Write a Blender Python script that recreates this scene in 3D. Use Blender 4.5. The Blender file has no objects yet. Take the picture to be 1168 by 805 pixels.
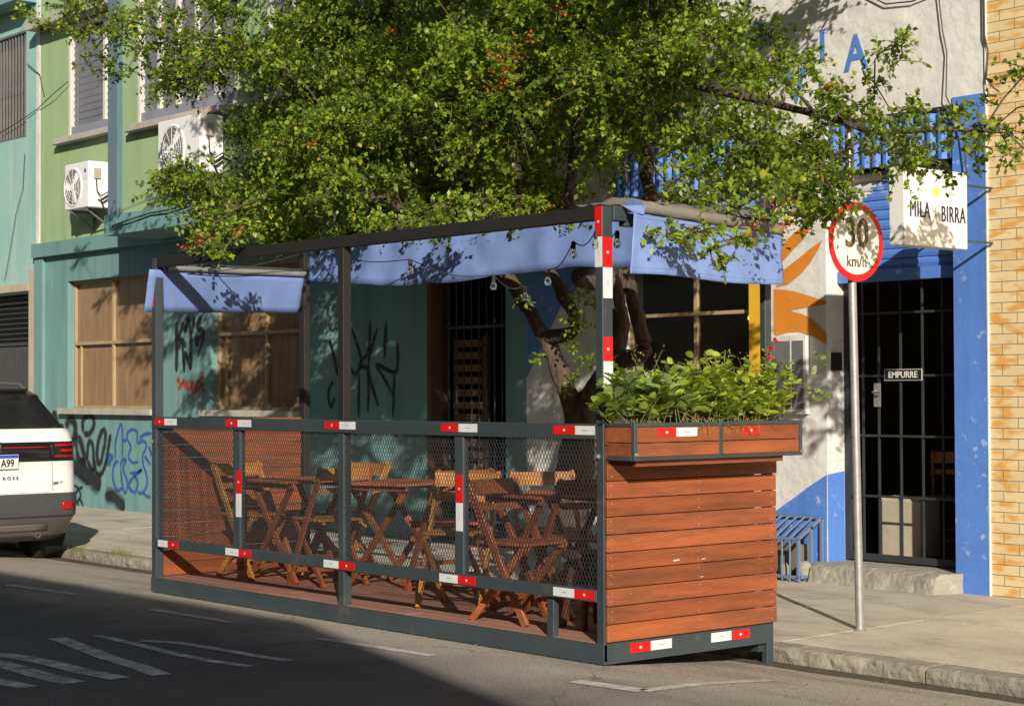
import bpy, bmesh, math, random
import numpy as np
from mathutils import Vector, Matrix, noise as mnoise
rnd = random.Random(7)
C = bpy.context.scene.collection
SC = bpy.context.scene

# ------------------------------------------------------------------ camera
EYE = Vector((0, 0, 1.45))
YAW, PITCH, ROLL, FPX = 0.868063, 0.020749, -0.003824, 2091.844
_f = Vector((-math.sin(YAW)*math.cos(PITCH), math.cos(YAW)*math.cos(PITCH), math.sin(PITCH)))
_r0 = Vector((math.cos(YAW), math.sin(YAW), 0)); _u0 = _r0.cross(_f)
_r = _r0*math.cos(ROLL) + _u0*math.sin(ROLL)
_u = -_r0*math.sin(ROLL) + _u0*math.cos(ROLL)
camd = bpy.data.cameras.new('camera'); cam = bpy.data.objects.new('camera', camd); C.objects.link(cam)
camd.sensor_width = 36; camd.lens = 36*FPX/1168; camd.clip_end = 500; camd.clip_start = .05
cam.matrix_world = Matrix(((_r.x, _u.x, -_f.x, EYE.x), (_r.y, _u.y, -_f.y, EYE.y), (_r.z, _u.z, -_f.z, EYE.z), (0, 0, 0, 1)))
SC.camera = cam
SC.render.resolution_x = 1024; SC.render.resolution_y = 705

# ------------------------------------------------------------------ light
SUN = Vector((1.52, -1.0, 0.78)).normalized()          # towards the sun
w = bpy.data.worlds.new("World"); SC.world = w; w.use_nodes = True
nt = w.node_tree; bg = nt.nodes['Background']
sky = nt.nodes.new('ShaderNodeTexSky'); sky.sky_type = 'NISHITA'; sky.sun_disc = False
sky.sun_elevation = math.asin(SUN.z); sky.sun_rotation = math.atan2(SUN.x, SUN.y)
sky.air_density = 1.0; sky.dust_density = 1.2
nt.links.new(sky.outputs[0], bg.inputs[0]); bg.inputs[1].default_value = 0.052
sl = bpy.data.lights.new('sun', 'SUN'); sl.energy = 4.9; sl.angle = math.radians(0.5); sl.color = (1, .92, .79)
so = bpy.data.objects.new('sun', sl); C.objects.link(so)
so.rotation_euler = SUN.to_track_quat('Z', 'Y').to_euler(); so.location = (20, -20, 20)
SC.view_settings.view_transform = 'Standard'; SC.view_settings.look = 'None'
SC.view_settings.exposure = 0.40; SC.view_settings.gamma = 1; SC.view_settings.use_curve_mapping = False

# ------------------------------------------------------------------ helpers
def pix(x, y, ax, v):
    """where the sight line through a spot of the photo meets the plane axis ax = v (calibrated camera)"""
    d = _f + _r*((x-584)/FPX) - _u*((y-402.5)/FPX)
    t = (v-EYE[ax])/d[ax]
    return EYE + d*t
def G(x, y, z=0.0): return pix(x, y, 2, z)
def WY(x, y, Y=10.95): return pix(x, y, 1, Y)
def WX(x, y, X): return pix(x, y, 0, X)

class MB:
    def __init__(s): s.v = []; s.f = []; s.mi = []; s.var = []; s.sm = []
    def add(s, vs, fs, mi=0, var=None, smooth=False):
        o = len(s.v); s.v += [tuple(p) for p in vs]
        if var is None: var = rnd.random()
        for k, f in enumerate(fs):
            s.f.append(tuple(i+o for i in f)); s.mi.append(mi[k] if isinstance(mi, list) else mi); s.var.append(var); s.sm.append(smooth)
        return s
    def box(s, x0, x1, y0, y1, z0, z1, mi=0, var=None):
        x0, x1 = min(x0, x1), max(x0, x1); y0, y1 = min(y0, y1), max(y0, y1); z0, z1 = min(z0, z1), max(z0, z1)
        vs = [(x0, y0, z0), (x1, y0, z0), (x1, y1, z0), (x0, y1, z0), (x0, y0, z1), (x1, y0, z1), (x1, y1, z1), (x0, y1, z1)]
        return s.add(vs, [(0, 3, 2, 1), (4, 5, 6, 7), (0, 1, 5, 4), (1, 2, 6, 5), (2, 3, 7, 6), (3, 0, 4, 7)], mi, var)
    def bar(s, p, q, w, h, up=(0, 0, 1), mi=0, var=None):
        p = Vector(p); q = Vector(q); d = (q-p).normalized(); up = Vector(up)
        if abs(d.dot(up)) > .98: up = Vector((0, 1, 0))
        a = d.cross(up).normalized()*(w/2); b = a.cross(d).normalized()*(h/2)
        vs = [p-a-b, p+a-b, p+a+b, p-a+b, q-a-b, q+a-b, q+a+b, q-a+b]
        return s.add(vs, [(0, 3, 2, 1)[::-1], (4, 5, 6, 7)[::-1], (0, 1, 5, 4)[::-1], (1, 2, 6, 5)[::-1], (2, 3, 7, 6)[::-1], (3, 0, 4, 7)[::-1]], mi, var)
    def tube(s, pts, rads, n=8, mi=0, var=None, cap=True):
        pts = [Vector(p) for p in pts]
        if not hasattr(rads, '__len__'): rads = [rads]*len(pts)
        vs = []; fs = []; ref = None
        for i, p in enumerate(pts):
            d = (pts[min(i+1, len(pts)-1)]-pts[max(i-1, 0)])
            d = d.normalized() if d.length > 1e-9 else Vector((0, 0, 1))
            if ref is None: ref = Vector((0, 0, 1)) if abs(d.z) < .9 else Vector((1, 0, 0))
            a = d.cross(ref).normalized(); b = d.cross(a); ref = -b if False else ref
            for k in range(n):
                t = 2*math.pi*k/n; vs.append(p+(a*math.cos(t)+b*math.sin(t))*rads[i])
        for i in range(len(pts)-1):
            for k in range(n):
                fs.append((i*n+k, i*n+(k+1) % n, (i+1)*n+(k+1) % n, (i+1)*n+k))
        if cap:
            fs.append(tuple(range(n))[::-1]); fs.append(tuple((len(pts)-1)*n+k for k in range(n)))
        return s.add(vs, fs, mi, var, True)
    def lathe(s, c, axis, prof, n=20, mi=0, var=None):
        """prof: list of (radius, distance along axis) from c"""
        c = Vector(c); d = Vector(axis).normalized(); ref = Vector((0, 0, 1)) if abs(d.z) < .9 else Vector((1, 0, 0))
        a = d.cross(ref).normalized(); b = d.cross(a); vs = []; fs = []
        for r, h in prof:
            for k in range(n):
                t = 2*math.pi*k/n; vs.append(c+d*h+(a*math.cos(t)+b*math.sin(t))*r)
        for i in range(len(prof)-1):
            for k in range(n): fs.append((i*n+k, i*n+(k+1) % n, (i+1)*n+(k+1) % n, (i+1)*n+k))
        fs.append(tuple(range(n))[::-1]); fs.append(tuple((len(prof)-1)*n+k for k in range(n)))
        return s.add(vs, fs, mi, var, True)
    def poly(s, pts, mi=0, var=None): return s.add(pts, [tuple(range(len(pts)))], mi, var)
    def build(s, name, mat, parent=None, bev=0, org=None):
        me = bpy.data.meshes.new(name)
        o0 = Vector(org) if org else (ORG[parent.name] if parent else Vector((0, 0, 0)))
        me.from_pydata([(p[0]-o0.x, p[1]-o0.y, p[2]-o0.z) for p in s.v], [], s.f)
        mats = mat if isinstance(mat, (list, tuple)) else [mat]
        for m in mats: me.materials.append(m)
        me.polygons.foreach_set('material_index', s.mi)
        me.polygons.foreach_set('use_smooth', s.sm)
        at = me.attributes.new('var', 'FLOAT', 'FACE'); at.data.foreach_set('value', s.var)
        me.update()
        o = bpy.data.objects.new(name, me); C.objects.link(o)
        if parent: o.parent = parent; ORG[o.name] = ORG[parent.name]
        else: o.location = o0; ORG[o.name] = o0
        if any(s.sm):
            try: me.set_sharp_from_angle(angle=math.radians(40))
            except Exception: pass
        if bev:
            b = o.modifiers.new('bevel', 'BEVEL'); b.width = bev; b.segments = 1; b.limit_method = 'ANGLE'; b.angle_limit = math.radians(50)
        return o
ORG = {}
def tag(o, label, cat=None, group=None):
    o['label'] = label
    if cat: o['category'] = cat
    if group: o['group'] = group
    return o
def thing(name, loc, label, cat, group=None):
    o = bpy.data.objects.new(name, None); C.objects.link(o); o.empty_display_size = .1
    o.location = loc; ORG[o.name] = Vector(loc); return tag(o, label, cat, group)
def struct(o): o['kind'] = 'structure'; return o
def text(name, s, mat, parent, origin, xdir, ydir, size, sx=1.0, ext=.0015, align='CENTER', bold=0.0, spacing=1.0, dbl=0.0):
    cu = bpy.data.curves.new(name, 'FONT'); cu.body = s; cu.size = size; cu.align_x = align; cu.align_y = 'CENTER'
    cu.extrude = ext; cu.offset = bold; cu.space_character = spacing; cu.resolution_u = 3
    t = bpy.data.objects.new(name, cu); C.objects.link(t); bpy.context.view_layer.update()
    dg = bpy.context.evaluated_depsgraph_get(); me = bpy.data.meshes.new_from_object(t.evaluated_get(dg))
    bpy.data.objects.remove(t)
    xd = Vector(xdir).normalized(); yd = Vector(ydir).normalized(); zd = xd.cross(yd)
    o0 = ORG[parent.name] if parent else Vector((0, 0, 0)); og = Vector(origin)
    for v in me.vertices:
        c = v.co.copy(); v.co = og + xd*c.x*sx + yd*c.y + zd*c.z - o0
    if dbl:
        bm = bmesh.new(); bm.from_mesh(me); g_ = bmesh.ops.duplicate(bm, geom=bm.verts[:]+bm.edges[:]+bm.faces[:])['geom']
        for v in g_:
            if isinstance(v, bmesh.types.BMVert): v.co += xd*dbl+zd*.0004
        bm.to_mesh(me); bm.free()
    me.materials.clear(); me.materials.append(mat)
    o = bpy.data.objects.new(name, me); C.objects.link(o)
    if parent: o.parent = parent; ORG[o.name] = o0
    return o

# ------------------------------------------------------------------ materials
def M(name, c1, c2=None, scale=4, rough=.7, bump=0.0, metal=0, stretch=(1, 1, 1), var=0.0, spec=.4, bscale=None, c3=None, c3amt=.0, c3scale=1.5, coat=0, c3stretch=(1, 1, 1), sharp=.25, rvar=0.0, grime=None, gamt=.0, gstretch=(3.5, 3.5, .35), gscale=1.3, crack=0.0, crscale=.6, speck=0.0, lane=None, base=None):
    m = bpy.data.materials.new(name); m.use_nodes = True; n = m.node_tree.nodes; l = m.node_tree.links
    p = n['Principled BSDF']; p.inputs['Roughness'].default_value = rough; p.inputs['Metallic'].default_value = metal
    p.inputs['Specular IOR Level'].default_value = spec; p.inputs['Coat Weight'].default_value = coat
    tc = n.new('ShaderNodeTexCoord'); mp = n.new('ShaderNodeMapping'); mp.inputs['Scale'].default_value = stretch
    l.new(tc.outputs['Object'], mp.inputs['Vector'])
    nz = n.new('ShaderNodeTexNoise'); nz.inputs['Scale'].default_value = scale; nz.inputs['Detail'].default_value = 7; nz.inputs['Roughness'].default_value = .62
    l.new(mp.outputs[0], nz.inputs['Vector'])
    if c2 is None: c2 = tuple(v*.75 for v in c1)
    r = n.new('ShaderNodeValToRGB'); r.color_ramp.elements[0].position = .5-sharp; r.color_ramp.elements[1].position = .5+sharp
    r.color_ramp.elements[0].color = (*c2, 1); r.color_ramp.elements[1].color = (*c1, 1); l.new(nz.outputs[0], r.inputs[0])
    out = r.outputs[0]
    if c3:
        mp3 = n.new('ShaderNodeMapping'); mp3.inputs['Scale'].default_value = c3stretch; l.new(tc.outputs['Object'], mp3.inputs['Vector'])
        n3 = n.new('ShaderNodeTexNoise'); n3.inputs['Scale'].default_value = c3scale; n3.inputs['Detail'].default_value = 9; n3.inputs['Roughness'].default_value = .68
        l.new(mp3.outputs[0], n3.inputs['Vector'])
        r3 = n.new('ShaderNodeValToRGB'); r3.color_ramp.elements[0].position = .72-c3amt; r3.color_ramp.elements[1].position = .90-c3amt*.85
        l.new(n3.outputs[0], r3.inputs[0])
        mx = n.new('ShaderNodeMixRGB'); mx.inputs[2].default_value = (*c3, 1); l.new(r3.outputs[0], mx.inputs[0]); l.new(out, mx.inputs[1]); out = mx.outputs[0]
    def blend(fac, col, o_):
        mx = n.new('ShaderNodeMixRGB'); mx.inputs[2].default_value = (*col, 1); l.new(fac, mx.inputs[0]); l.new(o_, mx.inputs[1]); return mx.outputs[0]
    def math_(op, a_, b_):
        q = n.new('ShaderNodeMath'); q.operation = op
        for i_, v_ in enumerate((a_, b_)):
            if isinstance(v_, (int, float)): q.inputs[i_].default_value = v_
            else: l.new(v_, q.inputs[i_])
        return q.outputs[0]
    if lane:                                # blends to another base colour beyond a line across Y (lane[0]..lane[1])
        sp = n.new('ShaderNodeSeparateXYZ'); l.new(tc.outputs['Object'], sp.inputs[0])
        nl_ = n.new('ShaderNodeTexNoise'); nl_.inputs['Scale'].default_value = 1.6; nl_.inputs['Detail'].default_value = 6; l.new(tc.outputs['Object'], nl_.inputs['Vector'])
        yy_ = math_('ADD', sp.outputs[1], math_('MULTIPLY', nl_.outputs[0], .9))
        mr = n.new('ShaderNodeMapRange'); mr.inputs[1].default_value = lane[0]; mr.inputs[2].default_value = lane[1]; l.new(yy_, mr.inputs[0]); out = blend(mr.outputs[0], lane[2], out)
    if speck:
        vz = n.new('ShaderNodeTexNoise'); vz.inputs['Scale'].default_value = 95; vz.inputs['Detail'].default_value = 3; l.new(tc.outputs['Object'], vz.inputs['Vector'])
        mr = n.new('ShaderNodeMapRange'); mr.inputs[1].default_value = .35; mr.inputs[2].default_value = .65; mr.inputs[3].default_value = 1-speck; mr.inputs[4].default_value = 1+speck; l.new(vz.outputs[0], mr.inputs[0])
        mx = n.new('ShaderNodeMixRGB'); mx.blend_type = 'MULTIPLY'; mx.inputs[0].default_value = 1; l.new(out, mx.inputs[1]); l.new(mr.outputs[0], mx.inputs[2]); out = mx.outputs[0]
    if crack:
        wz = n.new('ShaderNodeTexNoise'); wz.inputs['Scale'].default_value = 3; wz.inputs['Detail'].default_value = 5; l.new(tc.outputs['Object'], wz.inputs['Vector'])
        vm = n.new('ShaderNodeMixRGB'); vm.blend_type = 'ADD'; vm.inputs[0].default_value = .45; l.new(tc.outputs['Object'], vm.inputs[1]); l.new(wz.outputs['Color'], vm.inputs[2])
        vo = n.new('ShaderNodeTexVoronoi'); vo.feature = 'DISTANCE_TO_EDGE'; vo.inputs['Scale'].default_value = crscale; l.new(vm.outputs[0], vo.inputs['Vector'])
        mr = n.new('ShaderNodeMapRange'); mr.inputs[1].default_value = 0; mr.inputs[2].default_value = .006*crscale/.6; mr.inputs[3].default_value = crack; mr.inputs[4].default_value = 0; l.new(vo.outputs['Distance'], mr.inputs[0]); out = blend(mr.outputs[0], tuple(v*.25 for v in c2), out)
    if grime:
        mg = n.new('ShaderNodeMapping'); mg.inputs['Scale'].default_value = gstretch; mg.inputs['Location'].default_value = (3, 7, 2); l.new(tc.outputs['Object'], mg.inputs['Vector'])
        ng = n.new('ShaderNodeTexNoise'); ng.inputs['Scale'].default_value = gscale; ng.inputs['Detail'].default_value = 8; ng.inputs['Roughness'].default_value = .6; l.new(mg.outputs[0], ng.inputs['Vector'])
        mr = n.new('ShaderNodeMapRange'); mr.inputs[1].default_value = .48; mr.inputs[2].default_value = .80; mr.inputs[4].default_value = gamt; l.new(ng.outputs[0], mr.inputs[0]); out = blend(mr.outputs[0], grime, out)
    if var:
        a = n.new('ShaderNodeAttribute'); a.attribute_name = 'var'
        mr = n.new('ShaderNodeMapRange'); mr.inputs[3].default_value = 1-var; mr.inputs[4].default_value = 1+var*.6
        l.new(a.outputs['Fac'], mr.inputs[0])
        mx = n.new('ShaderNodeMixRGB'); mx.blend_type = 'MULTIPLY'; mx.inputs[0].default_value = 1
        l.new(out, mx.inputs[1]); l.new(mr.outputs[0], mx.inputs[2]); out = mx.outputs[0]
    l.new(out, p.inputs['Base Color'])
    if rvar:
        mr = n.new('ShaderNodeMapRange'); mr.inputs[3].default_value = rough-rvar; mr.inputs[4].default_value = rough+rvar
        l.new(nz.outputs[0], mr.inputs[0]); l.new(mr.outputs[0], p.inputs['Roughness'])
    if bump:
        nb = n.new('ShaderNodeTexNoise'); nb.inputs['Scale'].default_value = bscale or scale*4; nb.inputs['Detail'].default_value = 6
        l.new(mp.outputs[0], nb.inputs['Vector'])
        b = n.new('ShaderNodeBump'); b.inputs['Strength'].default_value = min(1, bump); b.inputs['Distance'].default_value = .045 if name == 'bark' else .02
        l.new(nb.outputs[0], b.inputs['Height']); l.new(b.outputs[0], p.inputs['Normal'])
    return m
def emit(name, c, s):
    m = bpy.data.materials.new(name); m.use_nodes = True; p = m.node_tree.nodes['Principled BSDF']
    p.inputs['Base Color'].default_value = (*c, 1); p.inputs['Emission Color'].default_value = (*c, 1); p.inputs['Emission Strength'].default_value = s; return m
def glass(name, c=(1, 1, 1), rough=.02, trans=1.0):
    m = bpy.data.materials.new(name); m.use_nodes = True; p = m.node_tree.nodes['Principled BSDF']
    p.inputs['Base Color'].default_value = (*c, 1); p.inputs['Roughness'].default_value = rough
    p.inputs['Transmission Weight'].default_value = trans; p.inputs['IOR'].default_value = 1.45; return m
def fabric(name, c, tr=.35):
    m = M(name, c, tuple(v*.9 for v in c), scale=2.5, rough=.6, bump=.45, bscale=3.5, spec=.3, c3=tuple(min(1, v*1.18) for v in c), c3amt=.18, c3scale=1.6, grime=tuple(v*.55 for v in c), gamt=.55, gstretch=(2, 2, .8), gscale=1.8)
    n = m.node_tree.nodes; l = m.node_tree.links; p = n['Principled BSDF']; out = n['Material Output']
    t = n.new('ShaderNodeBsdfTranslucent'); t.inputs[0].default_value = (*c, 1)
    mx = n.new('ShaderNodeMixShader'); mx.inputs[0].default_value = tr
    l.new(p.outputs[0], mx.inputs[1]); l.new(t.outputs[0], mx.inputs[2]); l.new(mx.outputs[0], out.inputs[0]); return m
def leafmat(name, dark, light, tr=.35, rough=.45, yellow=None):
    m = bpy.data.materials.new(name); m.use_nodes = True; n = m.node_tree.nodes; l = m.node_tree.links
    p = n['Principled BSDF']; p.inputs['Roughness'].default_value = rough; p.inputs['Specular IOR Level'].default_value = .35
    a = n.new('ShaderNodeAttribute'); a.attribute_name = 'var'
    r = n.new('ShaderNodeValToRGB'); r.color_ramp.elements[0].color = (*dark, 1); r.color_ramp.elements[1].color = (*light, 1)
    if yellow: e = r.color_ramp.elements.new(.96); e.color = (*light, 1); r.color_ramp.elements[-1].color = (*yellow, 1)
    l.new(a.outputs['Fac'], r.inputs[0]); l.new(r.outputs[0], p.inputs['Base Color'])
    t = n.new('ShaderNodeBsdfTranslucent'); g = n.new('ShaderNodeMixRGB'); g.blend_type = 'MULTIPLY'; g.inputs[0].default_value = 1; g.inputs[2].default_value = (1.5, 1.55, .6, 1)
    l.new(r.outputs[0], g.inputs[1]); l.new(g.outputs[0], t.inputs[0])
    mx = n.new('ShaderNodeMixShader'); mx.inputs[0].default_value = tr
    l.new(p.outputs[0], mx.inputs[1]); l.new(t.outputs[0], mx.inputs[2]); l.new(mx.outputs[0], n['Material Output'].inputs[0]); return m

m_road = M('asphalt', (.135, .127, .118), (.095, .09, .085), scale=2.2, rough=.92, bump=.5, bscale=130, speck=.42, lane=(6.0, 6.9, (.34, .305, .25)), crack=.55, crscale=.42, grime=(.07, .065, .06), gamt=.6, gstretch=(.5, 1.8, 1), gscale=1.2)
m_pave = M('pavement_concrete', (.54, .485, .395), (.40, .36, .295), scale=2.0, rough=.9, bump=.25, bscale=55, c3=(.24, .215, .18), c3amt=.20, c3scale=1.7, c3stretch=(.6, 1.3, 1), var=.14, speck=.12, crack=.5, crscale=.33, grime=(.17, .15, .125), gamt=.55, gstretch=(.8, 1.5, 1), gscale=1.6)
m_kerb = M('kerb_stone', (.36, .325, .26), (.17, .155, .13), scale=7, rough=.92, bump=.9, bscale=17, var=.2)
m_gutter = M('gutter_dirt', (.10, .082, .052), (.045, .04, .03), scale=8, rough=.95, bump=.6, bscale=60)
m_line = M('faded_road_paint', (.66, .64, .60), (.30, .28, .25), scale=16, rough=.8, sharp=.25)
m_line2 = M('worn_road_paint', (.78, .78, .78), (.30, .29, .27), scale=9, rough=.8, sharp=.20)
m_steel = M('dark_painted_steel', (.044, .060, .068), (.030, .041, .047), scale=3, rough=.5, bump=.05, spec=.45, c3=(.13, .10, .07), c3amt=.12, c3scale=5, var=.1)
m_woodY = M('red_stained_boards', (.37, .098, .030), (.165, .045, .018), scale=1.3, rough=.6, bump=.25, bscale=9, stretch=(14, 1.2, 14), var=.26, c3=(.13, .05, .024), c3amt=.225, c3scale=1.1, c3stretch=(7, 1.3, 9))
m_deck = M('deck_planks', (.34, .17, .12), (.21, .105, .075), scale=1.6, rough=.75, bump=.25, stretch=(1.2, 14, 14), var=.25, c3=(.24, .18, .14), c3amt=.16, c3scale=4)
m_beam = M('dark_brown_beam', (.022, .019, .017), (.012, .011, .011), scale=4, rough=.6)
m_red = M('red_reflective', (.62, .012, .01), (.50, .01, .01), scale=6, rough=.3, c3=(.35, .05, .04), c3amt=.10, c3scale=25)
m_white = M('white_reflective', (.66, .66, .66), (.52, .53, .55), scale=6, rough=.35, c3=(.4, .38, .35), c3amt=.14, c3scale=18)
m_fab = fabric('blue_canvas', (.215, .315, .62), .26)
m_tarp = M('grey_tarp', (.22, .20, .17), (.11, .10, .085), scale=3, rough=.7, bump=.5, bscale=6)
m_chY = M('yellow_varnished_wood', (.44, .20, .048), (.27, .11, .028), scale=3, rough=.45, bump=.08, stretch=(3, 3, 3), var=.25)
m_chR = M('redbrown_varnished_wood', (.34, .105, .042), (.20, .06, .026), scale=3, rough=.45, bump=.08, stretch=(3, 3, 3), var=.3)
m_black = M('black_rubber', (.018, .018, .019), (.012, .012, .012), scale=6, rough=.7)
m_dark = M('interior_wall', (.17, .145, .115), (.10, .085, .07), scale=2, rough=.9)
m_barkm = M('bark', (.115, .08, .055), (.035, .026, .02), scale=9, rough=.95, bump=1.0, bscale=22, stretch=(1, 1, .35), c3=(.26, .23, .19), c3amt=.14, c3scale=5)
m_twig = M('twig_bark', (.11, .075, .05), (.06, .042, .03), scale=9, rough=.9)
m_leaf = leafmat('tree_leaves', (.05, .09, .010), (.265, .37, .036), .42, .40, (.44, .39, .04))
m_flow = leafmat('orange_blossom', (.30, .045, .015), (.55, .11, .02), .3)
m_jade = leafmat('planter_leaves', (.16, .25, .03), (.46, .53, .09), .36, .38, (.58, .55, .13))
m_sage = leafmat('grey_green_leaves', (.15, .22, .07), (.30, .38, .15), .3, .5)
m_grass = leafmat('dry_grass', (.16, .18, .03), (.36, .33, .10), .3, .6)
m_teal = M('teal_paint', (.155, .285, .280), (.125, .235, .235), scale=1.3, rough=.75, bump=.08, bscale=30, c3=(.19, .35, .34), c3amt=.17, c3scale=1.2, c3stretch=(2.5, 2.5, .4), grime=(.055, .11, .105), gamt=.55)
m_tealL = M('pale_teal_paint', (.16, .31, .31), (.12, .25, .255), scale=2, rough=.75, bump=.06, c3=(.09, .13, .12), c3amt=.12, c3scale=2, c3stretch=(3, 3, .5))
m_green = M('light_green_paint', (.31, .415, .22), (.26, .36, .185), scale=1.2, rough=.8, bump=.06, c3=(.40, .50, .28), c3amt=.14, c3scale=1, c3stretch=(3, 3, .5), grime=(.15, .20, .11), gamt=.5)
m_turq = M('turquoise_paint', (.30, .47, .43), (.235, .40, .375), scale=.9, rough=.8, bump=.08, c3=(.42, .55, .49), c3amt=.18, c3scale=1.1, c3stretch=(3, 3, .35), grime=(.16, .24, .22), gamt=.55)
m_beige = M('beige_plaster', (.46, .40, .31), (.34, .29, .22), scale=3, rough=.85, bump=.2)
m_pil = M('slate_paint', (.13, .19, .24), (.10, .15, .19), scale=2, rough=.7, c3=(.25, .33, .36), c3amt=.10, c3scale=3)
m_whiteW = M('peeling_white_wall', (.66, .65, .625), (.54, .53, .51), scale=2.2, rough=.8, bump=.9, bscale=6, c3=(.50, .48, .44), c3amt=.18, c3scale=2.5, grime=(.36, .33, .28), gamt=.35, crack=.2, crscale=1.1)
m_blueP = M('blue_wall_paint', (.09, .215, .60), (.07, .175, .52), scale=2, rough=.6, bump=.2, bscale=12, c3=(.68, .70, .74), c3amt=.135, c3scale=9, grime=(.05, .09, .24), gamt=.4)
m_orange = M('orange_mural_paint', (.62, .23, .025), (.52, .17, .02), scale=3, rough=.7, bump=.1, c3=(.68, .60, .48), c3amt=.10, c3scale=8)
m_yellow = M('yellow_paint', (.70, .42, .03), (.58, .33, .02), scale=3, rough=.6)
m_shW = M('white_shutter_paint', (.66, .65, .62), (.55, .54, .52), scale=4, rough=.5)
m_whitem = M('white_enamel', (.72, .70, .66), (.60, .58, .54), scale=2.5, rough=.45, c3=(.40, .33, .24), c3amt=.12, c3scale=4)
m_ac = M('white_appliance_plastic', (.76, .76, .75), (.68, .68, .67), scale=2, rough=.4, c3=(.5, .48, .42), c3amt=.10, c3scale=3)
m_grey = M('grey_metal', (.20, .20, .21), (.13, .13, .14), scale=4, rough=.5, metal=.3)
m_galv = M('galvanised_steel', (.42, .42, .41), (.27, .27, .26), scale=11, rough=.45, metal=.55, bump=.06, c3=(.22, .17, .12), c3amt=.08, c3scale=9)
m_louv = M('grey_louvre_metal', (.30, .31, .37), (.23, .24, .29), scale=3, rough=.45, metal=.2)
m_frameW = M('window_frame_white', (.62, .60, .54), (.5, .47, .41), scale=4, rough=.5)
m_blind = M('brown_woven_blind', (.31, .19, .095), (.17, .10, .05), scale=2.0, rough=.8, stretch=(6, 6, .8), bump=.3, bscale=60, c3=(.42, .31, .19), c3amt=.10, c3scale=2, c3stretch=(5, 5, .5), coat=.5)
m_cream = M('cream_frame', (.40, .29, .16), (.29, .21, .12), scale=4, rough=.6)
m_sill = M('sill_stone', (.44, .41, .35), (.30, .27, .22), scale=5, rough=.85, bump=.2)
m_blackI = M('black_spray_paint', (.012, .014, .016), (.025, .03, .032), scale=9, rough=.6)
m_blueI = M('blue_spray_paint', (.03, .09, .38), (.04, .12, .42), scale=9, rough=.6)
m_redI = M('red_spray_paint', (.40, .05, .03), (.33, .06, .04), scale=9, rough=.6)
def sprayed(m):
    n = m.node_tree.nodes; l = m.node_tree.links; p = n['Principled BSDF']; tc = n.new('ShaderNodeTexCoord')
    z = n.new('ShaderNodeTexNoise'); z.inputs['Scale'].default_value = 5; z.inputs['Detail'].default_value = 12; z.inputs['Roughness'].default_value = .8; l.new(tc.outputs['Object'], z.inputs['Vector'])
    r = n.new('ShaderNodeMapRange'); r.inputs[1].default_value = .36; r.inputs[2].default_value = .56; r.inputs[3].default_value = .30; r.inputs[4].default_value = .97; l.new(z.outputs[0], r.inputs[0]); l.new(r.outputs[0], p.inputs['Alpha'])
for m in (m_blackI, m_blueI, m_redI, m_line, m_line2): sprayed(m)
OVER = {}
for m in (m_blackI, m_blueI, m_redI):
    q = m.copy(); q.name = m.name+'_overspray'; OVER[m.name] = q
    for n_ in q.node_tree.nodes:
        if n_.type == 'MAP_RANGE' and n_.outputs[0].is_linked and n_.outputs[0].links[0].to_socket.name == 'Alpha': n_.inputs[3].default_value = .05; n_.inputs[4].default_value = .34
for n_ in m_line.node_tree.nodes:
    if n_.type == 'MAP_RANGE' and n_.outputs[0].is_linked and n_.outputs[0].links[0].to_socket.name == 'Alpha': n_.inputs[3].default_value = .65
m_ink = M('dark_navy_print', (.018, .022, .06), (.018, .022, .06), rough=.4)
m_inkB = M('black_print', (.02, .018, .016), (.03, .025, .02), rough=.5)
m_inkG = M('grey_print', (.30, .28, .25), (.30, .28, .25), rough=.5)
m_sunY = M('yellow_print', (.75, .52, .03), (.75, .52, .03), rough=.5)
m_panel = M('sign_face', (.70, .69, .66), (.64, .63, .60), scale=2, rough=.4)
m_signW = M('sign_white_sheeting', (.66, .65, .60), (.58, .57, .52), scale=5, rough=.35)
m_carW = M('white_car_paint', (.70, .69, .67), (.66, .65, .63), scale=1, rough=.25, coat=.6)
m_carB = M('black_gloss', (.012, .012, .014), (.012, .012, .014), rough=.08, spec=.6)
m_carG = M('grey_bumper_plastic', (.06, .06, .06), (.045, .045, .045), rough=.5, scale=6)
m_carS = M('silver_trim', (.25, .235, .21), (.20, .19, .17), rough=.35, metal=.6)
m_lamp = M('red_lamp_lens', (.45, .008, .01), (.30, .005, .006), scale=30, rough=.12, spec=.6)
m_chrome = M('chrome', (.75, .75, .75), (.6, .6, .6), rough=.15, metal=1)
m_plateB = M('plate_blue', (.02, .08, .42), (.02, .08, .42), rough=.4)
m_cable = M('cable_black', (.02, .02, .02), (.03, .03, .03), rough=.6)
m_bulb = glass('bulb_glass')
m_fil = emit('filament_glow', (1, .42, .10), 7)
m_wglass = glass('window_glass', (.75, .8, .8), .03)
m_meshm = M('expanded_metal', (.050, .055, .06), (.035, .038, .042), scale=8, rough=.5, metal=.4)
m_gateM = M('black_gate_iron', (.035, .04, .042), (.025, .028, .03), scale=6, rough=.5)
m_stepM = M('rough_concrete', (.33, .30, .25), (.20, .18, .15), scale=5, rough=.95, bump=1.0, bscale=18, c3=(.42, .39, .33), c3amt=.2, c3scale=6)
m_soil = M('potting_soil', (.06, .035, .02), (.03, .02, .012), scale=20, rough=1, bump=1)
m_cageB = M('blue_grey_painted_iron', (.10, .17, .33), (.15, .17, .20), scale=5, rough=.5)

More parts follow.
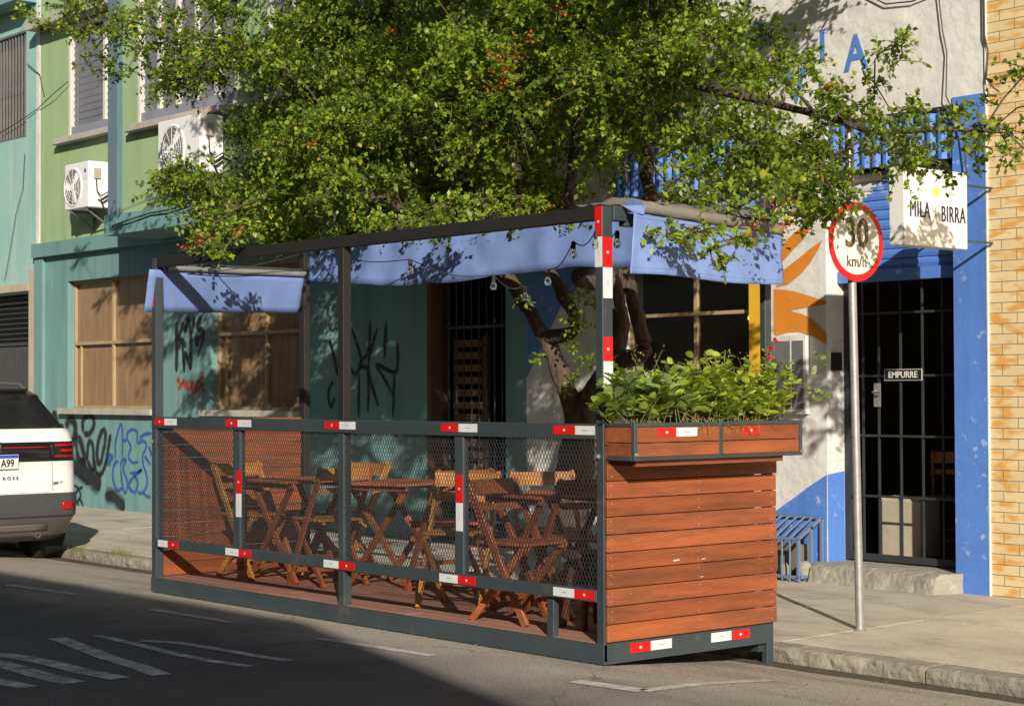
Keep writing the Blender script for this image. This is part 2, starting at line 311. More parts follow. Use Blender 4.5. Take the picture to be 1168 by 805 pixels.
def tile_mat():
    m = bpy.data.materials.new('glazed_brick_tiles'); m.use_nodes = True; n = m.node_tree.nodes; l = m.node_tree.links
    p = n['Principled BSDF']; p.inputs['Roughness'].default_value = .28
    tc = n.new('ShaderNodeTexCoord'); sp = n.new('ShaderNodeSeparateXYZ'); cb = n.new('ShaderNodeCombineXYZ')
    l.new(tc.outputs['Object'], sp.inputs[0]); l.new(sp.outputs[0], cb.inputs[0]); l.new(sp.outputs[2], cb.inputs[1])
    br = n.new('ShaderNodeTexBrick'); br.inputs['Scale'].default_value = 1; br.inputs['Brick Width'].default_value = .25; br.inputs['Row Height'].default_value = .0735
    br.inputs['Mortar Size'].default_value = .0030; br.inputs['Mortar Smooth'].default_value = .1
    br.inputs['Color1'].default_value = (.68, .54, .31, 1); br.inputs['Color2'].default_value = (.62, .48, .27, 1); br.inputs['Mortar'].default_value = (.17, .14, .10, 1)
    l.new(cb.outputs[0], br.inputs['Vector'])
    mp = n.new('ShaderNodeMapping'); mp.inputs['Scale'].default_value = (5.5, 13.6, 1); l.new(cb.outputs[0], mp.inputs[0])
    nz = n.new('ShaderNodeTexNoise'); nz.inputs['Scale'].default_value = 1.0; nz.inputs['Detail'].default_value = 2; l.new(mp.outputs[0], nz.inputs[0])
    r = n.new('ShaderNodeValToRGB'); r.color_ramp.elements[0].position = .49; r.color_ramp.elements[1].position = .63; l.new(nz.outputs[0], r.inputs[0])
    mx = n.new('ShaderNodeMixRGB'); mx.inputs[2].default_value = (.60, .32, .09, 1); l.new(r.outputs[0], mx.inputs[0]); l.new(br.outputs['Color'], mx.inputs[1])
    m2 = n.new('ShaderNodeMixRGB'); l.new(br.outputs['Fac'], m2.inputs[0]); l.new(mx.outputs[0], m2.inputs[1]); m2.inputs[2].default_value = (.17, .14, .10, 1)
    l.new(m2.outputs[0], p.inputs['Base Color'])
    b = n.new('ShaderNodeBump'); b.inputs['Strength'].default_value = .6; b.inputs['Distance'].default_value = .01; b.invert = True
    l.new(br.outputs['Fac'], b.inputs['Height']); l.new(b.outputs[0], p.inputs['Normal'])
    return m
m_tile = tile_mat()

# ------------------------------------------------------------------ ground, road, pavement
YK = 8.06                                  # kerb face
def road_z(y):
    if y <= 6.6: return 0.0
    return -0.137*min(1, (y-6.6)/(YK-6.6))
b = MB(); ys = [-60, -20, -2.6, 2, 4, 5.5, 6.2, 6.6, 7.0, 7.4, 7.8, YK+.25]; xs = [-150, -60] + [-40+2*i for i in range(31)] + [40, 120]
vs = [(x, y, road_z(y) if y < YK else -.137) for y in ys for x in xs]; nx = len(xs)
b.add(vs, [(j*nx+i, j*nx+i+1, (j+1)*nx+i+1, (j+1)*nx+i) for j in range(len(ys)-1) for i in range(nx-1)])
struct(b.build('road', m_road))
b = MB(); b.box(-150, 120, YK+.12, 60, -.6, -.15); struct(b.build('ground', m_gutter))
# pavement slabs with joints
b = MB(); x = -42.0
while x < 12:
    wdt = rnd.choice([1.45, 1.5, 1.55]); yy = YK+.17
    for yw in (1.35, 1.41):
        z0 = -.032+(yy-YK)*.010; z1 = -.032+(yy+yw-YK)*.010; dz = rnd.uniform(-.003, .003); v = rnd.random()
        X0, X1, Y0_, Y1_ = x+.003, x+wdt-.003, yy+.003, min(yy+yw, 11.1)-.003
        b.add([(X0, Y0_, z0+dz), (X1, Y0_, z0+dz), (X1, Y1_, z1+dz), (X0, Y1_, z1+dz), (X0, Y0_, -.16), (X1, Y0_, -.16), (X1, Y1_, -.16), (X0, Y1_, -.16)],
              [(0, 1, 2, 3), (4, 5, 1, 0), (5, 6, 2, 1), (6, 7, 3, 2), (7, 4, 0, 3)], 0, v)
        yy += yw
    x += wdt
struct(b.build('pavement', m_pave))
b = MB(); x = -42.0                       # rough kerb stones
def rough_stone(b, x0, x1, y0, y1, z0, z1, n):
    v = rnd.random(); rows = [(y1, z1), (y0+.03, z1-.002), (y0+.006, z1-.016), (y0-.002, (z0+z1)/2+.01), (y0+.004, z0)]
    vs = []
    for i in range(n+1):
        xx = x0+(x1-x0)*i/n
        for k, (yy, zz) in enumerate(rows):
            a = 0 if k == 0 else 1
            d = mnoise.noise(Vector((xx*9, k*3.1, 5)))*.012 + mnoise.noise(Vector((xx*34, k*5.1, 9)))*.006
            vs.append((xx, yy+d*a*(1.2 if k > 1 else .6), zz+(d*.45 if k in (1, 2) else 0)))
    m = len(rows)
    b.add(vs, [(i*m+k, i*m+k+1, (i+1)*m+k+1, (i+1)*m+k) for i in range(n) for k in range(m-1)] + [tuple(range(m)), tuple(n*m+k for k in range(m))[::-1]], 0, v)
cuts = [-42, -30, -24, -19, -17.2, -15.9, -14.7, -13.5, -12.4, -11.2, -10, -8.9, -7.9, -7.28, -6.1, -5.0, -3.9, -2, 0, 3, 6, 10]
for a_, c_ in zip(cuts[:-1], cuts[1:]):
    rough_stone(b, a_+.008, c_-.008, YK, YK+.18, -.16, -.034, max(6, int((c_-a_)*22)))
struct(b.build('kerb', m_kerb))
b = MB()                                  # dirt strip along the gutter
prev = None
for i in range(0, 200):
    xx = -20+i*.1; wd = .20+.05*mnoise.noise(Vector((xx*1.7, 2, 0)))+.012*mnoise.noise(Vector((xx*9, 2, 0)))
    cur = [(xx, YK-.0-wd, road_z(YK-wd)+.004), (xx, YK+.03, -.137+.012)]
    if prev: b.add([prev[0], cur[0], cur[1], prev[1]], [(0, 1, 2, 3)], 0, .5)
    prev = cur
struct(b.build('gutter', m_gutter))
# painted road markings
def ribbon_xy(b, pts, wd, z=.004, mi=0):
    pts = [Vector((p[0], p[1])) for p in pts]; L = []
    for i, p in enumerate(pts):
        d = (pts[min(i+1, len(pts)-1)]-pts[max(i-1, 0)]).normalized(); nn = Vector((-d.y, d.x))*(wd/2)
        L.append((p+nn, p-nn))
    for i in range(len(L)-1):
        q = [L[i][1], L[i+1][1], L[i+1][0], L[i][0]]
        b.add([(k.x, k.y, road_z(k.y)+z) for k in q], [(0, 1, 2, 3)], mi)
def GR(x, y):                              # photo spot on the road
    p = G(x, y, 0)
    for _ in range(8): p = G(x, y, road_z(p.y))
    return p
b = MB()
for q in ([(8, 667), (86, 678)], [(172, 695), (264, 710)], [(362, 728), (494, 748)]):
    ribbon_xy(b, [GR(*q[0]), GR(*q[1])], .075)
ribbon_xy(b, [GR(655, 777), GR(733, 788)], .10); ribbon_xy(b, [GR(733, 788), GR(800, 780), GR(878, 776)], .085)
for k in (-14.5, -16.2, -18): ribbon_xy(b, [(k, 6.1), (k+.95, 6.1)], .075)
struct(b.build('parking_line_marking', m_line))
b = MB()
def stroke(pts, wd): ribbon_xy(b, [GR(*p) for p in pts], wd)
stroke([(-60, 741), (-10, 746), (20, 749), (60, 757), (95, 766), (137, 774)], .12)
stroke([(-40, 752), (0, 757), (45, 770), (85, 779)], .13)
stroke([(-40, 770), (-5, 777), (33, 784)], .11)
stroke([(66, 728), (100, 741), (125, 751), (160, 761), (184, 770)], .11)
stroke([(112, 725), (160, 736), (200, 746), (240, 754), (285, 760)], .065)
stroke([(160, 731), (200, 733), (245, 740), (285, 747), (330, 754)], .07)
struct(b.build('road_lettering_marking', m_line2))

# ------------------------------------------------------------------ building kit
def wall_with_holes(b, x0, x1, z0, z1, y0, y1, holes, mi=0):
    """wall slab in the XZ plane cut round rectangular holes (hx0,hx1,hz0,hz1)"""
    xs = sorted({x0, x1, *[h[0] for h in holes], *[h[1] for h in holes]}); zs = sorted({z0, z1, *[h[2] for h in holes], *[h[3] for h in holes]})
    for i in range(len(xs)-1):
        # merge vertical runs
        run = None
        for j in range(len(zs)-1):
            cx = (xs[i]+xs[i+1])/2; cz = (zs[j]+zs[j+1])/2
            solid = not any(h[0] < cx < h[1] and h[2] < cz < h[3] for h in holes)
            if solid: run = (run[0], zs[j+1]) if run else (zs[j], zs[j+1])
            if (not solid or j == len(zs)-2) and run:
                b.box(xs[i], xs[i+1], y0, y1, run[0], run[1], mi, .5); run = None
def ribbon_wall(b, pts, wd, Y, off, mi=0, thin=True):
    """sprayed stroke lying on a wall facing -Y; pts in XZ"""
    P = [Vector((p[0], p[1])) for p in pts]; S = []
    for i in range(len(P)-1):              # Catmull-Rom
        p0 = P[max(i-1, 0)]; p1 = P[i]; p2 = P[i+1]; p3 = P[min(i+2, len(P)-1)]
        for k in range(6):
            t = k/6; S.append(.5*((2*p1)+(p2-p0)*t+(2*p0-5*p1+4*p2-p3)*t*t+(3*p1-p0-3*p2+p3)*t**3))
    S.append(P[-1]); L = []
    for i, p in enumerate(S):
        d = S[min(i+1, len(S)-1)]-S[max(i-1, 0)]
        d = d.normalized() if d.length > 1e-9 else Vector((1, 0))
        e = min(1, min(i, len(S)-1-i)/3+.35) if thin else 1
        nn = Vector((-d.y, d.x))*(wd/2*e); L.append((p+nn, p-nn))
    for i in range(len(L)-1):
        q = [L[i][1], L[i+1][1], L[i+1][0], L[i][0]]
        b.add([(k.x, Y-off, k.y) for k in q], [(0, 1, 2, 3)], mi, .5)
def sheet(name, pix_pts, mat, parent, Y, off):
    b = MB(); P = [WY(x, y, Y-off) for x, y in pix_pts]; b.poly([(p.x, Y-off, p.z) for p in P]); return b.build(name, mat, parent)
YW = 10.95; YB = 10.20                      # street wall, projecting upper bay

# ---- turquoise building, far left
tb = thing('building', (-26, YW, 0), 'weathered turquoise building with barred window above a dark shutter, at the far left', 'building')
b = MB(); hw = (-24.9, -23.05, 4.9, 6.35); hg = (-25.6, -22.93, -.0, 2.80)
wall_with_holes(b, -32, -22.705, -.1, 9.5, YW, YW+.25, [hw, hg]); b.box(-32, -22.705, YW+6, YW+6.2, -.1, 9.5); b.box(-32.2, -32, YW, YW+6.2, -.1, 9.5)
b.box(-32, -22.71, YW+.25, YW+6, 9.3, 9.5); b.box(-22.9, -22.71, YW+.25, YW+6, -.1, 9.3)
b.build('wall', m_turq, tb)
b = MB(); b.box(-32, -22.72, YW-.32, YW-.003, 6.66, 6.86); b.build('ledge', m_tealL, tb)
b = MB(); b.box(-22.925, -22.715, YW-.02, YW-.002, -.03, 3.1); b.box(-25.9, -22.93, YW-.03, YW-.004, 2.82, 2.92); b.build('trim', m_beige, tb)
wf = MB(); x = hw[0]+.03
while x < hw[1]-.02: wf.box(x, x+.022, YW+.02, YW+.04, hw[2]+.02, hw[3]-.02); x += .095
wf.box(hw[0], hw[1], YW+.0, YW+.022, hw[2], hw[2]+.03); wf.box(hw[0], hw[1], YW, YW+.022, hw[3]-.03, hw[3]); wf.box(hw[0], hw[1], YW+.044, YW+.056, 5.6, 5.63)
win = MB(); win.box(hw[0], hw[1], YW+.14, YW+.16, hw[2], hw[3]); wo = win.build('window', m_cream, tb); wf.build('window_bars', m_grey, wo)
g = MB(); x = hg[0]
while x < hg[1]: g.box(x, x+.045, YW+.14, YW+.18, 0, 2.1); g.box(x+.045, x+.08, YW+.16, YW+.18, 0, 2.1); x += .08
for k in range(9): g.bar((hg[0], YW+.15, 2.18+k*.07), (hg[1], YW+.15, 2.18+k*.07), .05, .012, up=(0, .5, 1))
g.box(hg[0], hg[1], YW+.12, YW+.2, 2.1, 2.14); g.box(hg[0], hg[1], YW+.19, YW+.2, 2.14, 2.8)
g.build('garage_door', m_carG, tb)

# ---- green and teal building
gb = thing('building', (-17.7, YW, 0), 'two-storey building, teal below and light green above, behind the wooden parklet', 'building')
h1 = (-21.83, -19.62, 1.25, 2.89); h2 = (-18.28, -16.36, 1.25, 2.89); hd = (-14.17, -13.02, -.0, 2.60)
b = MB(); wall_with_holes(b, -22.70, -12.73, -.1, 3.40, YW, YW+.25, [h1, h2, hd])
b.build('ground_floor_wall', m_teal, gb)
hu1 = (WY(79, 40, YW).x, -19.9, 4.75, 6.20)
b = MB(); wall_with_holes(b, -22.70, -19.30, 3.40, 9.5, YW+.003, YW+.25, [hu1])
hu2 = (WY(158, 20, YB).x, WY(272, 20, YB).x, WY(158, 143, YB).z, 6.6); hu3 = (-15.9, -14.2, hu2[2], 6.4)
wall_with_holes(b, -19.30+.34, -12.73, 3.50, 9.5, YB, YB+.25, [hu2, hu3])
b.box(-19.3, -19.1, YB+.25, YW, 3.5, 9.5); b.box(-12.93, -12.73, YB+.25, YW+6, 3.5, 9.5)
b.box(-22.7, -12.73, YW+6, YW+6.2, -.1, 9.5); b.box(-22.7, -22.5, YW+.25, YW+6, -.1, 9.3); b.box(-22.7, -12.73, YW+.25, YW+6, 9.3, 9.5)
b.build('upper_wall', m_green, gb)
b = MB(); b.box(-12.93, -12.735, YW+.25, YW+6, -.1, 3.2); b.box(-22.5, -12.93, YW+.25, YW+6, 3.2, 3.35); b.box(-22.5, -12.93, YW+4, YW+4.1, 0, 3.2); b.box(-22.5, -12.93, YW+.25, YW+4, -.1, .12)
b.build('interior', m_dark, gb)
b = MB(); b.box(-19.30, -19.07, YB-.012, YB+.25, 3.50, 9.5, 0, .4); b.box(-19.07, -18.96, YB-.004, YB+.25, 3.5, 9.5, 1, .5)
b.build('pilaster', [m_pil, m_tealL], gb)
b = MB(); b.box(-19.30, -12.73, YB-.06, YW+.05, 3.27, 3.50); b.build('floor_slab', m_tealL, gb)
b = MB()                                   # raised surround of the shop front
b.box(-22.70, -12.78, YW-.09, YW-.002, 3.24, 3.42); b.box(-22.70, -22.46, YW-.05, YW-.002, -.05, 3.24)
b.build('shopfront_surround', m_teal, gb)
b = MB(); b.box(-22.72, -22.62, YW-.012, YW+.0, 3.42, 9.5); b.build('corner_strip', m_whiteW, gb)
def shop_window(h, vx, hz, tone):
    b = MB(); x0, x1, z0, z1 = h; Y = YW+.10
    b.box(x0, x1, Y+.035, Y+.045, z0, z1); o = b.build('window', m_blind, gb)
    f = MB(); t = .035
    f.box(x0, x1, Y-.01, Y+.03, z0, z0+t); f.box(x0, x1, Y-.01, Y+.03, z1-t, z1); f.box(x0, x0+t, Y-.01, Y+.03, z0+t, z1-t); f.box(x1-t, x1, Y-.01, Y+.03, z0+t, z1-t)
    f.box(vx-.018, vx+.018, Y-.012, Y+.028, z0+t, z1-t); f.box(x0+t, x1-t, Y-.02, Y-.013, hz-.02, hz+.02); f.box(x0+.17, x0+.19, Y-.005, Y+.025, z0+t, hz-.02)
    f.build('window_frame', m_cream, o)
    s = MB(); s.box(x0-.12, x1+.10, YW-.09, YW+.09, z0-.075, z0-.002); s.build('window_sill', m_sill, gb, bev=.006)
shop_window(h1, -20.78, WY(120, 390, YW).z, 0); shop_window(h2, -17.25, WY(290, 379, YW).z, 0)
def louvre(h, Y, cols, parent, label=None):
    x0, x1, z0, z1 = h; f = MB(); t = .05
    f.box(x0, x0+t, Y-.03, Y+.06, z0, z1); f.box(x1-t, x1, Y-.03, Y+.06, z0, z1); f.box(x0+t, x1-t, Y-.03, Y+.06, z1-t, z1)
    wd = (x1-x0-2*t)/cols
    for k in range(1, cols): f.box(x0+t+k*wd-.028, x0+t+k*wd+.028, Y-.02, Y+.05, z0+.13, z1-t)
    fr = f.build('window', m_frameW, parent)
    f = MB(); f.box(x0+t, x1-t, Y-.015, Y+.05, z0, z0+.13); f.build('lower_rail', m_louv, fr)
    l_ = MB()
    for k in range(cols):
        a = x0+t+k*wd+.03; c = x0+t+(k+1)*wd-.03; z = z0+.17
        while z < z1-t-.02:
            l_.bar((a, Y+.02, z), (c, Y+.02, z), .070, .008, up=(0, 1.0, .35)); z += .088
    l_.box(x0+t, x1-t, Y+.09, Y+.1, z0+.13, z1-t, 1)
    l_.build('louvre_slats', [m_louv, m_dark], fr)
louvre(hu1, YW+.02, 2, gb); louvre(hu2, YB+.02, 5, gb); louvre(hu3, YB+.02, 4, gb)
for (x0, x1, z, Y) in ((hu1[0]-.25, hu1[1], hu1[2], YW), (hu2[0]-.12, hu2[1]+.1, hu2[2], YB), (hu3[0]-.4, hu3[1]+.1, hu3[2], YB)):
    b = MB(); b.box(x0, x1, Y-.12, Y-.006, z-.08, z-.005); b.build('window_sill', m_sill, gb, bev=.006)
b = MB(); b.box(-22.62, -19.32, YW-.22, YW-.0, 6.24, 6.34); b.build('rain_ledge', m_sill, gb)
# iron gate in the teal wall
b = MB(); x = hd[0]+.04
while x < hd[1]: b.tube([(x, YW+.12, .13), (x, YW+.12, 2.58)], .009, 6); x += .115
for z in (.2, 1.1, 2.05): b.box(hd[0], hd[1], YW+.112, YW+.122, z, z+.03)
b.build('iron_gate', m_steel, gb)
b = MB(); b.box(hd[0]-.03, hd[0]+.03, YW-.01, YW+.2, .0, 2.63); b.box(hd[0]+.03, hd[1], YW-.01, YW+.2, 2.56, 2.63); b.build('door_frame', M('brown_door_frame', (.10, .055, .03)), gb)
rk = thing('slatted_rack', (-13.9, YW+.3, .12), 'brown wooden slatted rack standing inside the dark barred doorway', 'rack')
b = MB()
for k in range(15): b.box(-14.1, -13.68, YW+.24, YW+.27, .2+k*.12, .27+k*.12)
b.build('slats', M('dim_rack_wood', (.24, .13, .07)), rk)
b = MB(); b.box(-14.14, -14.08, YW+.271, YW+.33, .12, 1.98); b.box(-13.70, -13.64, YW+.271, YW+.33, .12, 1.98); b.build('uprights', M('dim_rack_upright', (.16, .09, .05)), rk)

# graffiti on the teal wall
def z5(L, o=(60, 460), s=6.19): return [(o[0]+x/s, o[1]+y/s) for x, y in L]
def graffiti(name, strokes, mat, label, o, s, Y=YW):
    b = MB()
    for i, (L, wd) in enumerate(strokes):
        P = [WY(px, py, Y-.003) for px, py in z5(L, o, s)]
        wd = wd*(1.2 if wd > .04 else 1.05)
        if wd > .028: ribbon_wall(b, [(p.x, p.z) for p in P], wd*1.7, Y, .0015+i*.0005, 1); ribbon_wall(b, [(p.x, p.z) for p in P], wd*1.3, Y, .0017+i*.0005, 1)
        ribbon_wall(b, [(p.x, p.z) for p in P], wd*.92, Y, .002+i*.0005)
    g_ = b.build(name, [mat, OVER[mat.name]], gb); g_['label'] = label
graffiti('graffiti_tag', [([(8, 50), (20, 130), (60, 220), (110, 280), (140, 300)], .10), ([(60, 140), (62, 190), (75, 230), (100, 262)], .08),
    ([(95, 170), (110, 125), (140, 120), (158, 160), (155, 230), (138, 290), (150, 312)], .075), ([(215, 205), (212, 130), (240, 88), (280, 92), (292, 150), (262, 210), (220, 212)], .05),
    ([(172, 205), (168, 300), (190, 400), (240, 455)], .06), ([(185, 225), (215, 330), (235, 420)], .07), ([(195, 390), (215, 415), (200, 400)], .06),
    ([(245, 400), (250, 300), (265, 265), (285, 300), (290, 400), (285, 470), (262, 440), (248, 400)], .045), ([(355, 180), (328, 250), (315, 340), (322, 420), (345, 400), (368, 290), (374, 205), (352, 180)], .05),
    ([(300, 400), (305, 470), (330, 500), (355, 480), (378, 410), (398, 290), (410, 215)], .045), ([(128, 430), (200, 468), (280, 530), (340, 592)], .15),
    ([(150, 472), (200, 522), (260, 572)], .035), ([(150, 575), (182, 600), (160, 650), (185, 720)], .03), ([(170, 705), (200, 650), (190, 605), (215, 590)], .03), ([(190, 660), (220, 725)], .03),
    ([(372, 650), (430, 655), (470, 695), (512, 742)], .11)], m_blackI, 'black looping spray tag on the teal wall by the car', (60, 460), 6.19)
graffiti('graffiti_tag', [([(440, 255), (442, 400)], .03), ([(440, 300), (460, 200), (480, 148), (492, 200), (492, 390)], .03), ([(490, 268), (532, 252)], .03),
    ([(525, 250), (530, 205), (560, 185), (595, 200), (600, 275), (640, 265), (662, 300), (636, 370), (642, 440), (662, 500), (665, 580), (630, 632), (598, 620)], .03),
    ([(530, 258), (552, 310), (536, 370), (560, 415), (606, 412)], .028), ([(392, 442), (385, 400), (402, 362), (424, 382), (400, 408), (410, 442)], .035),
    ([(466, 405), (438, 425), (425, 480), (432, 560), (462, 612), (498, 590)], .032), ([(478, 450), (490, 402), (518, 398), (498, 460), (530, 560), (512, 632), (490, 560), (482, 450)], .03),
    ([(545, 492), (600, 486), (632, 465), (592, 500), (552, 540), (540, 590), (580, 626), (602, 560), (574, 502)], .032),
    ([(650, 370), (670, 400), (692, 432)], .03), ([(680, 300), (690, 330), (702, 370)], .03), ([(615, 252), (650, 216), (702, 210)], .032), ([(640, 628), (665, 650), (692, 662)], .032)],
    m_blueI, 'blue bubble letter spray tag on the teal wall', (60, 460), 6.19)
graffiti('graffiti_tag', [([(75, 110), (77, 300), (74, 500)], .05), ([(135, 118), (92, 230), (120, 262), (152, 300)], .045), ([(138, 200), (165, 92), (185, 200), (216, 78)], .045), ([(186, 190), (186, 340), (184, 485)], .045),
    ([(272, 66), (234, 150), (286, 200), (228, 250), (240, 300)], .045), ([(290, 232), (262, 300), (240, 382)], .03), ([(90, 322), (120, 262), (128, 400), (136, 505)], .035), ([(136, 505), (140, 350), (160, 400), (184, 480)], .035)],
    m_blackI, 'black angular scratchy tag above the red word', (190, 350), 6.708)
rs = [([(103, 548), (82, 560), (104, 590), (84, 640)], .03), ([(110, 632), (125, 560), (142, 622)], .028), ([(116, 602), (138, 600)], .02), ([(148, 640), (150, 570), (166, 630), (170, 560)], .028),
      ([(216, 568), (192, 590), (192, 640), (222, 650), (224, 612), (208, 612)], .035), ([(234, 560), (236, 620), (256, 612), (256, 552)], .03), ([(292, 540), (264, 550), (266, 602), (292, 592)], .03), ([(266, 574), (287, 570)], .025), ([(268, 652), (282, 640), (298, 642)], .03)]
for x, y0, y1 in ((90, 650, 760), (125, 640, 800), (160, 650, 765), (206, 655, 790), (250, 625, 800), (271, 605, 800), (288, 600, 700)): rs.append(([(x, y0), (x+1, (y0+y1)/2), (x, y1)], .010))
graffiti('graffiti_word', rs, m_redI, 'red dripping word on the teal wall between the windows', (190, 350), 6.708)
graffiti('graffiti_tag', [([(22, 450), (40, 520), (58, 610)], .035), ([(120, 400), (160, 540), (135, 600), (108, 565)], .035), ([(200, 365), (192, 500), (150, 560), (190, 590), (190, 770)], .035), ([(232, 400), (192, 570), (236, 742)], .035),
    ([(270, 370), (262, 535)], .04), ([(320, 460), (312, 590), (228, 560), (262, 620), (300, 690)], .03), ([(306, 590), (300, 790)], .03), ([(152, 600), (150, 790)], .03), ([(40, 630), (18, 680), (28, 745), (46, 700)], .03)],
    m_blackI, 'black spiky scribble tag on the shaded teal wall', (370, 270), 3.836)

# ---- white and blue bar building
bb = thing('building', (-10.2, YW, 0), 'white peeling bar front with blue paint and orange sun rays', 'building')
XD0, XD1 = -9.19, -8.0
hw3 = (-11.42, -9.86, .95, 2.50); hdr = (XD0, XD1, -.1, 3.50)
b = MB(); wall_with_holes(b, -12.725, -8.0, -.1, 8.0, YW, YW+.22, [hw3, hdr]); wall_with_holes(b, -8.0, -7.715, 3.55, 8.0, YW, YW+.22, [])
b.box(-12.725, -7.9, YW+5.5, YW+5.7, -.1, 8); b.box(-12.725, -7.9, YW+.22, YW+5.5, 7.8, 8.0); b.box(-7.9, -7.74, YW+.22, YW+5.7, -.1, 8)
b.build('front_wall', m_whiteW, bb)
b = MB(); b.box(-12.72, -7.91, YW+.22, YW+5.5, 3.6, 3.7); b.box(-12.72, -7.91, YW+.22, YW+5.5, -.1, .14); b.box(-12.72, -7.91, YW+4, YW+4.1, .14, 3.6); b.box(-12.72, -12.6, YW+.22, YW+4, .14, 3.6); b.box(-8.02, -7.91, YW+.22, YW+4, .14, 3.6)
b.build('interior', m_dark, bb)
b = MB(); b.box(-8.0, -7.72, YW-.012, YW+.24, -.05, 3.55); b.build('blue_pilaster', m_blueP, bb)
# paint fields (flat paint on the wall)
sheet('painted_wave', [(600, 432), (612, 408), (640, 350), (668, 318), (705, 292), (735, 270), (735, 235), (600, 235)], m_blueP, bb, YW, .003)
sheet('painted_wave', [(800, 690), (800, 628), (845, 606), (884, 583), (905, 568), (925, 553), (943.2, 541), (943.2, 672)], m_blueP, bb, YW, .003)
b = MB(); p0 = WX(944, 541, XD0+.003); p1 = WX(962, 537, XD0+.003); b.poly([(XD0+.003, YW+.002, p0.z), (XD0+.003, YW+.002, -.03), (XD0+.003, YW+.2, -.03), (XD0+.003, YW+.2, p1.z)]); b.build('painted_wave', m_blueP, bb)
def z3(L): return [(660+x/3.1, 200+y/3.1) for x, y in L]
for L in ([(700, 262), (725, 240), (760, 205), (790, 180), (822, 186), (795, 225), (760, 262), (725, 300), (700, 318)], [(700, 350), (728, 332), (780, 292), (815, 262), (862, 228), (850, 258), (820, 308), (790, 345), (740, 386), (700, 395)],
          [(690, 402), (720, 404), (760, 409), (840, 434), (877, 446), (877, 455), (830, 462), (745, 478), (790, 490), (820, 505), (870, 550), (877, 568), (877, 600), (840, 575), (780, 552), (735, 556), (700, 568), (690, 562)]):
    sheet('painted_sun_ray', z3(L), m_orange, bb, YW, .004)
# big blue painted letters high on the wall
for ch, px, py, h_ in (('A', 976, 62, .30), ('I', 938, 55, .28), ('V', 908, 101, .30), ('M', 778, 118, .32), ('I', 737, 108, .30), ('N', 845, 92, .30), ('A', 796, 62, .3), ('O', 862, 45, .28)):
    p = WY(px, py, YW-.004); text('painted_letter', ch, m_blueP, bb, (p.x, YW-.004, p.z), (1, 0, .04), (0, 0, 1), h_*1.25, .85, .0012, bold=.008)
# window with dark room
b = MB(); x0, x1, z0, z1 = hw3; f = MB(); Y = YW+.08
f.box(x0, x0+.03, Y-.02, Y+.03, z0, z1); f.box(x0+.03, x1, Y-.02, Y+.03, z1-.03, z1); f.box(x0+.03, x1, Y-.02, Y+.03, z0, z0+.03)
vx = WY(795, 380, Y).x; f.box(vx-.018, vx+.018, Y-.018, Y+.022, z0+.03, z1-.03); hz = WY(795, 358, Y).z; f.box(x0+.03, x1, Y-.028, Y-.019, hz-.015, hz+.015)
b.box(x0+.03, x1, Y+.004, Y+.008, z0+.03, z1-.03); gl = b.build('window', m_wglass, bb); f.build('window_frame', m_cream, gl)
b = MB(); b.box(x1-.10, x1+.02, YW-.03, YW+.10, z0, z1); b.build('window_jamb', m_yellow, bb)
# corrugated fascias
def corrug(name, x0, x1, z0, z1, Y, parent):
    b = MB(); n = int((x1-x0)/.0125); vs = []
    for i in range(n+1):
        k = i % 8; d = {0: 0, 1: 0, 2: .0, 3: .025, 4: .03, 5: .03, 6: .03, 7: .012}[k]
        xx = x0+(x1-x0)*i/n; vs += [(xx, Y-d, z0), (xx, Y-d, z1)]
    b.add(vs, [(2*i, 2*i+2, 2*i+3, 2*i+1) for i in range(n)]); b.box(x0, x1, Y+.002, Y+.03, z0, z1); return b.build(name, m_blueP, parent)
corrug('shutter_box', XD0+.01, XD1-.002, 3.12, 3.46, YW+.03, bb)
def shutter(x0, x1, z0, z1, Y, parent, test):
    b = MB(); rows = int((z1-z0)/.075); nx = 26
    prof = [(0, 0), (.012, .004), (.020, .03), (.020, .055), (.006, .071)]
    zs = []
    for r in range(rows):
        for d, h in prof: zs.append((z0+r*.075+h, d))
    for i in range(nx):
        a = x0+(x1-x0)*i/nx; c = x0+(x1-x0)*(i+1)/nx
        for k in range(len(zs)-1):
            b.add([(a, Y-zs[k][1], zs[k][0]), (c, Y-zs[k][1], zs[k][0]), (c, Y-zs[k+1][1], zs[k+1][0]), (a, Y-zs[k+1][1], zs[k+1][0])], [(0, 1, 2, 3)], 1 if test((a+c)/2, zs[k][0]) else 0, .5)
    return b.build('roller_shutter', [m_shW, m_blueP], parent)
pa = WY(958, 268, YW+.15); pb = WY(1014, 190, YW+.15)
shutter(XD0+.01, XD1-.002, 2.36, 3.12, YW+.17, bb, lambda x, z: z < min(pb.z+.02, pa.z+(x-pa.x)*(pb.z-pa.z)/(pb.x-pa.x)))
b = MB(); b.box(XD0+.01, XD1-.002, YW+.13, YW+.20, 2.27, 2.36); b.build('shutter_rail', m_blueP, bb)
o = corrug('shutter_box', -11.5, -9.9, 3.1, 3.5, YW-.05, bb)
shutter(-11.42, -9.88, 2.52, 3.1, YW-.01, bb, lambda x, z: z > 2.7)
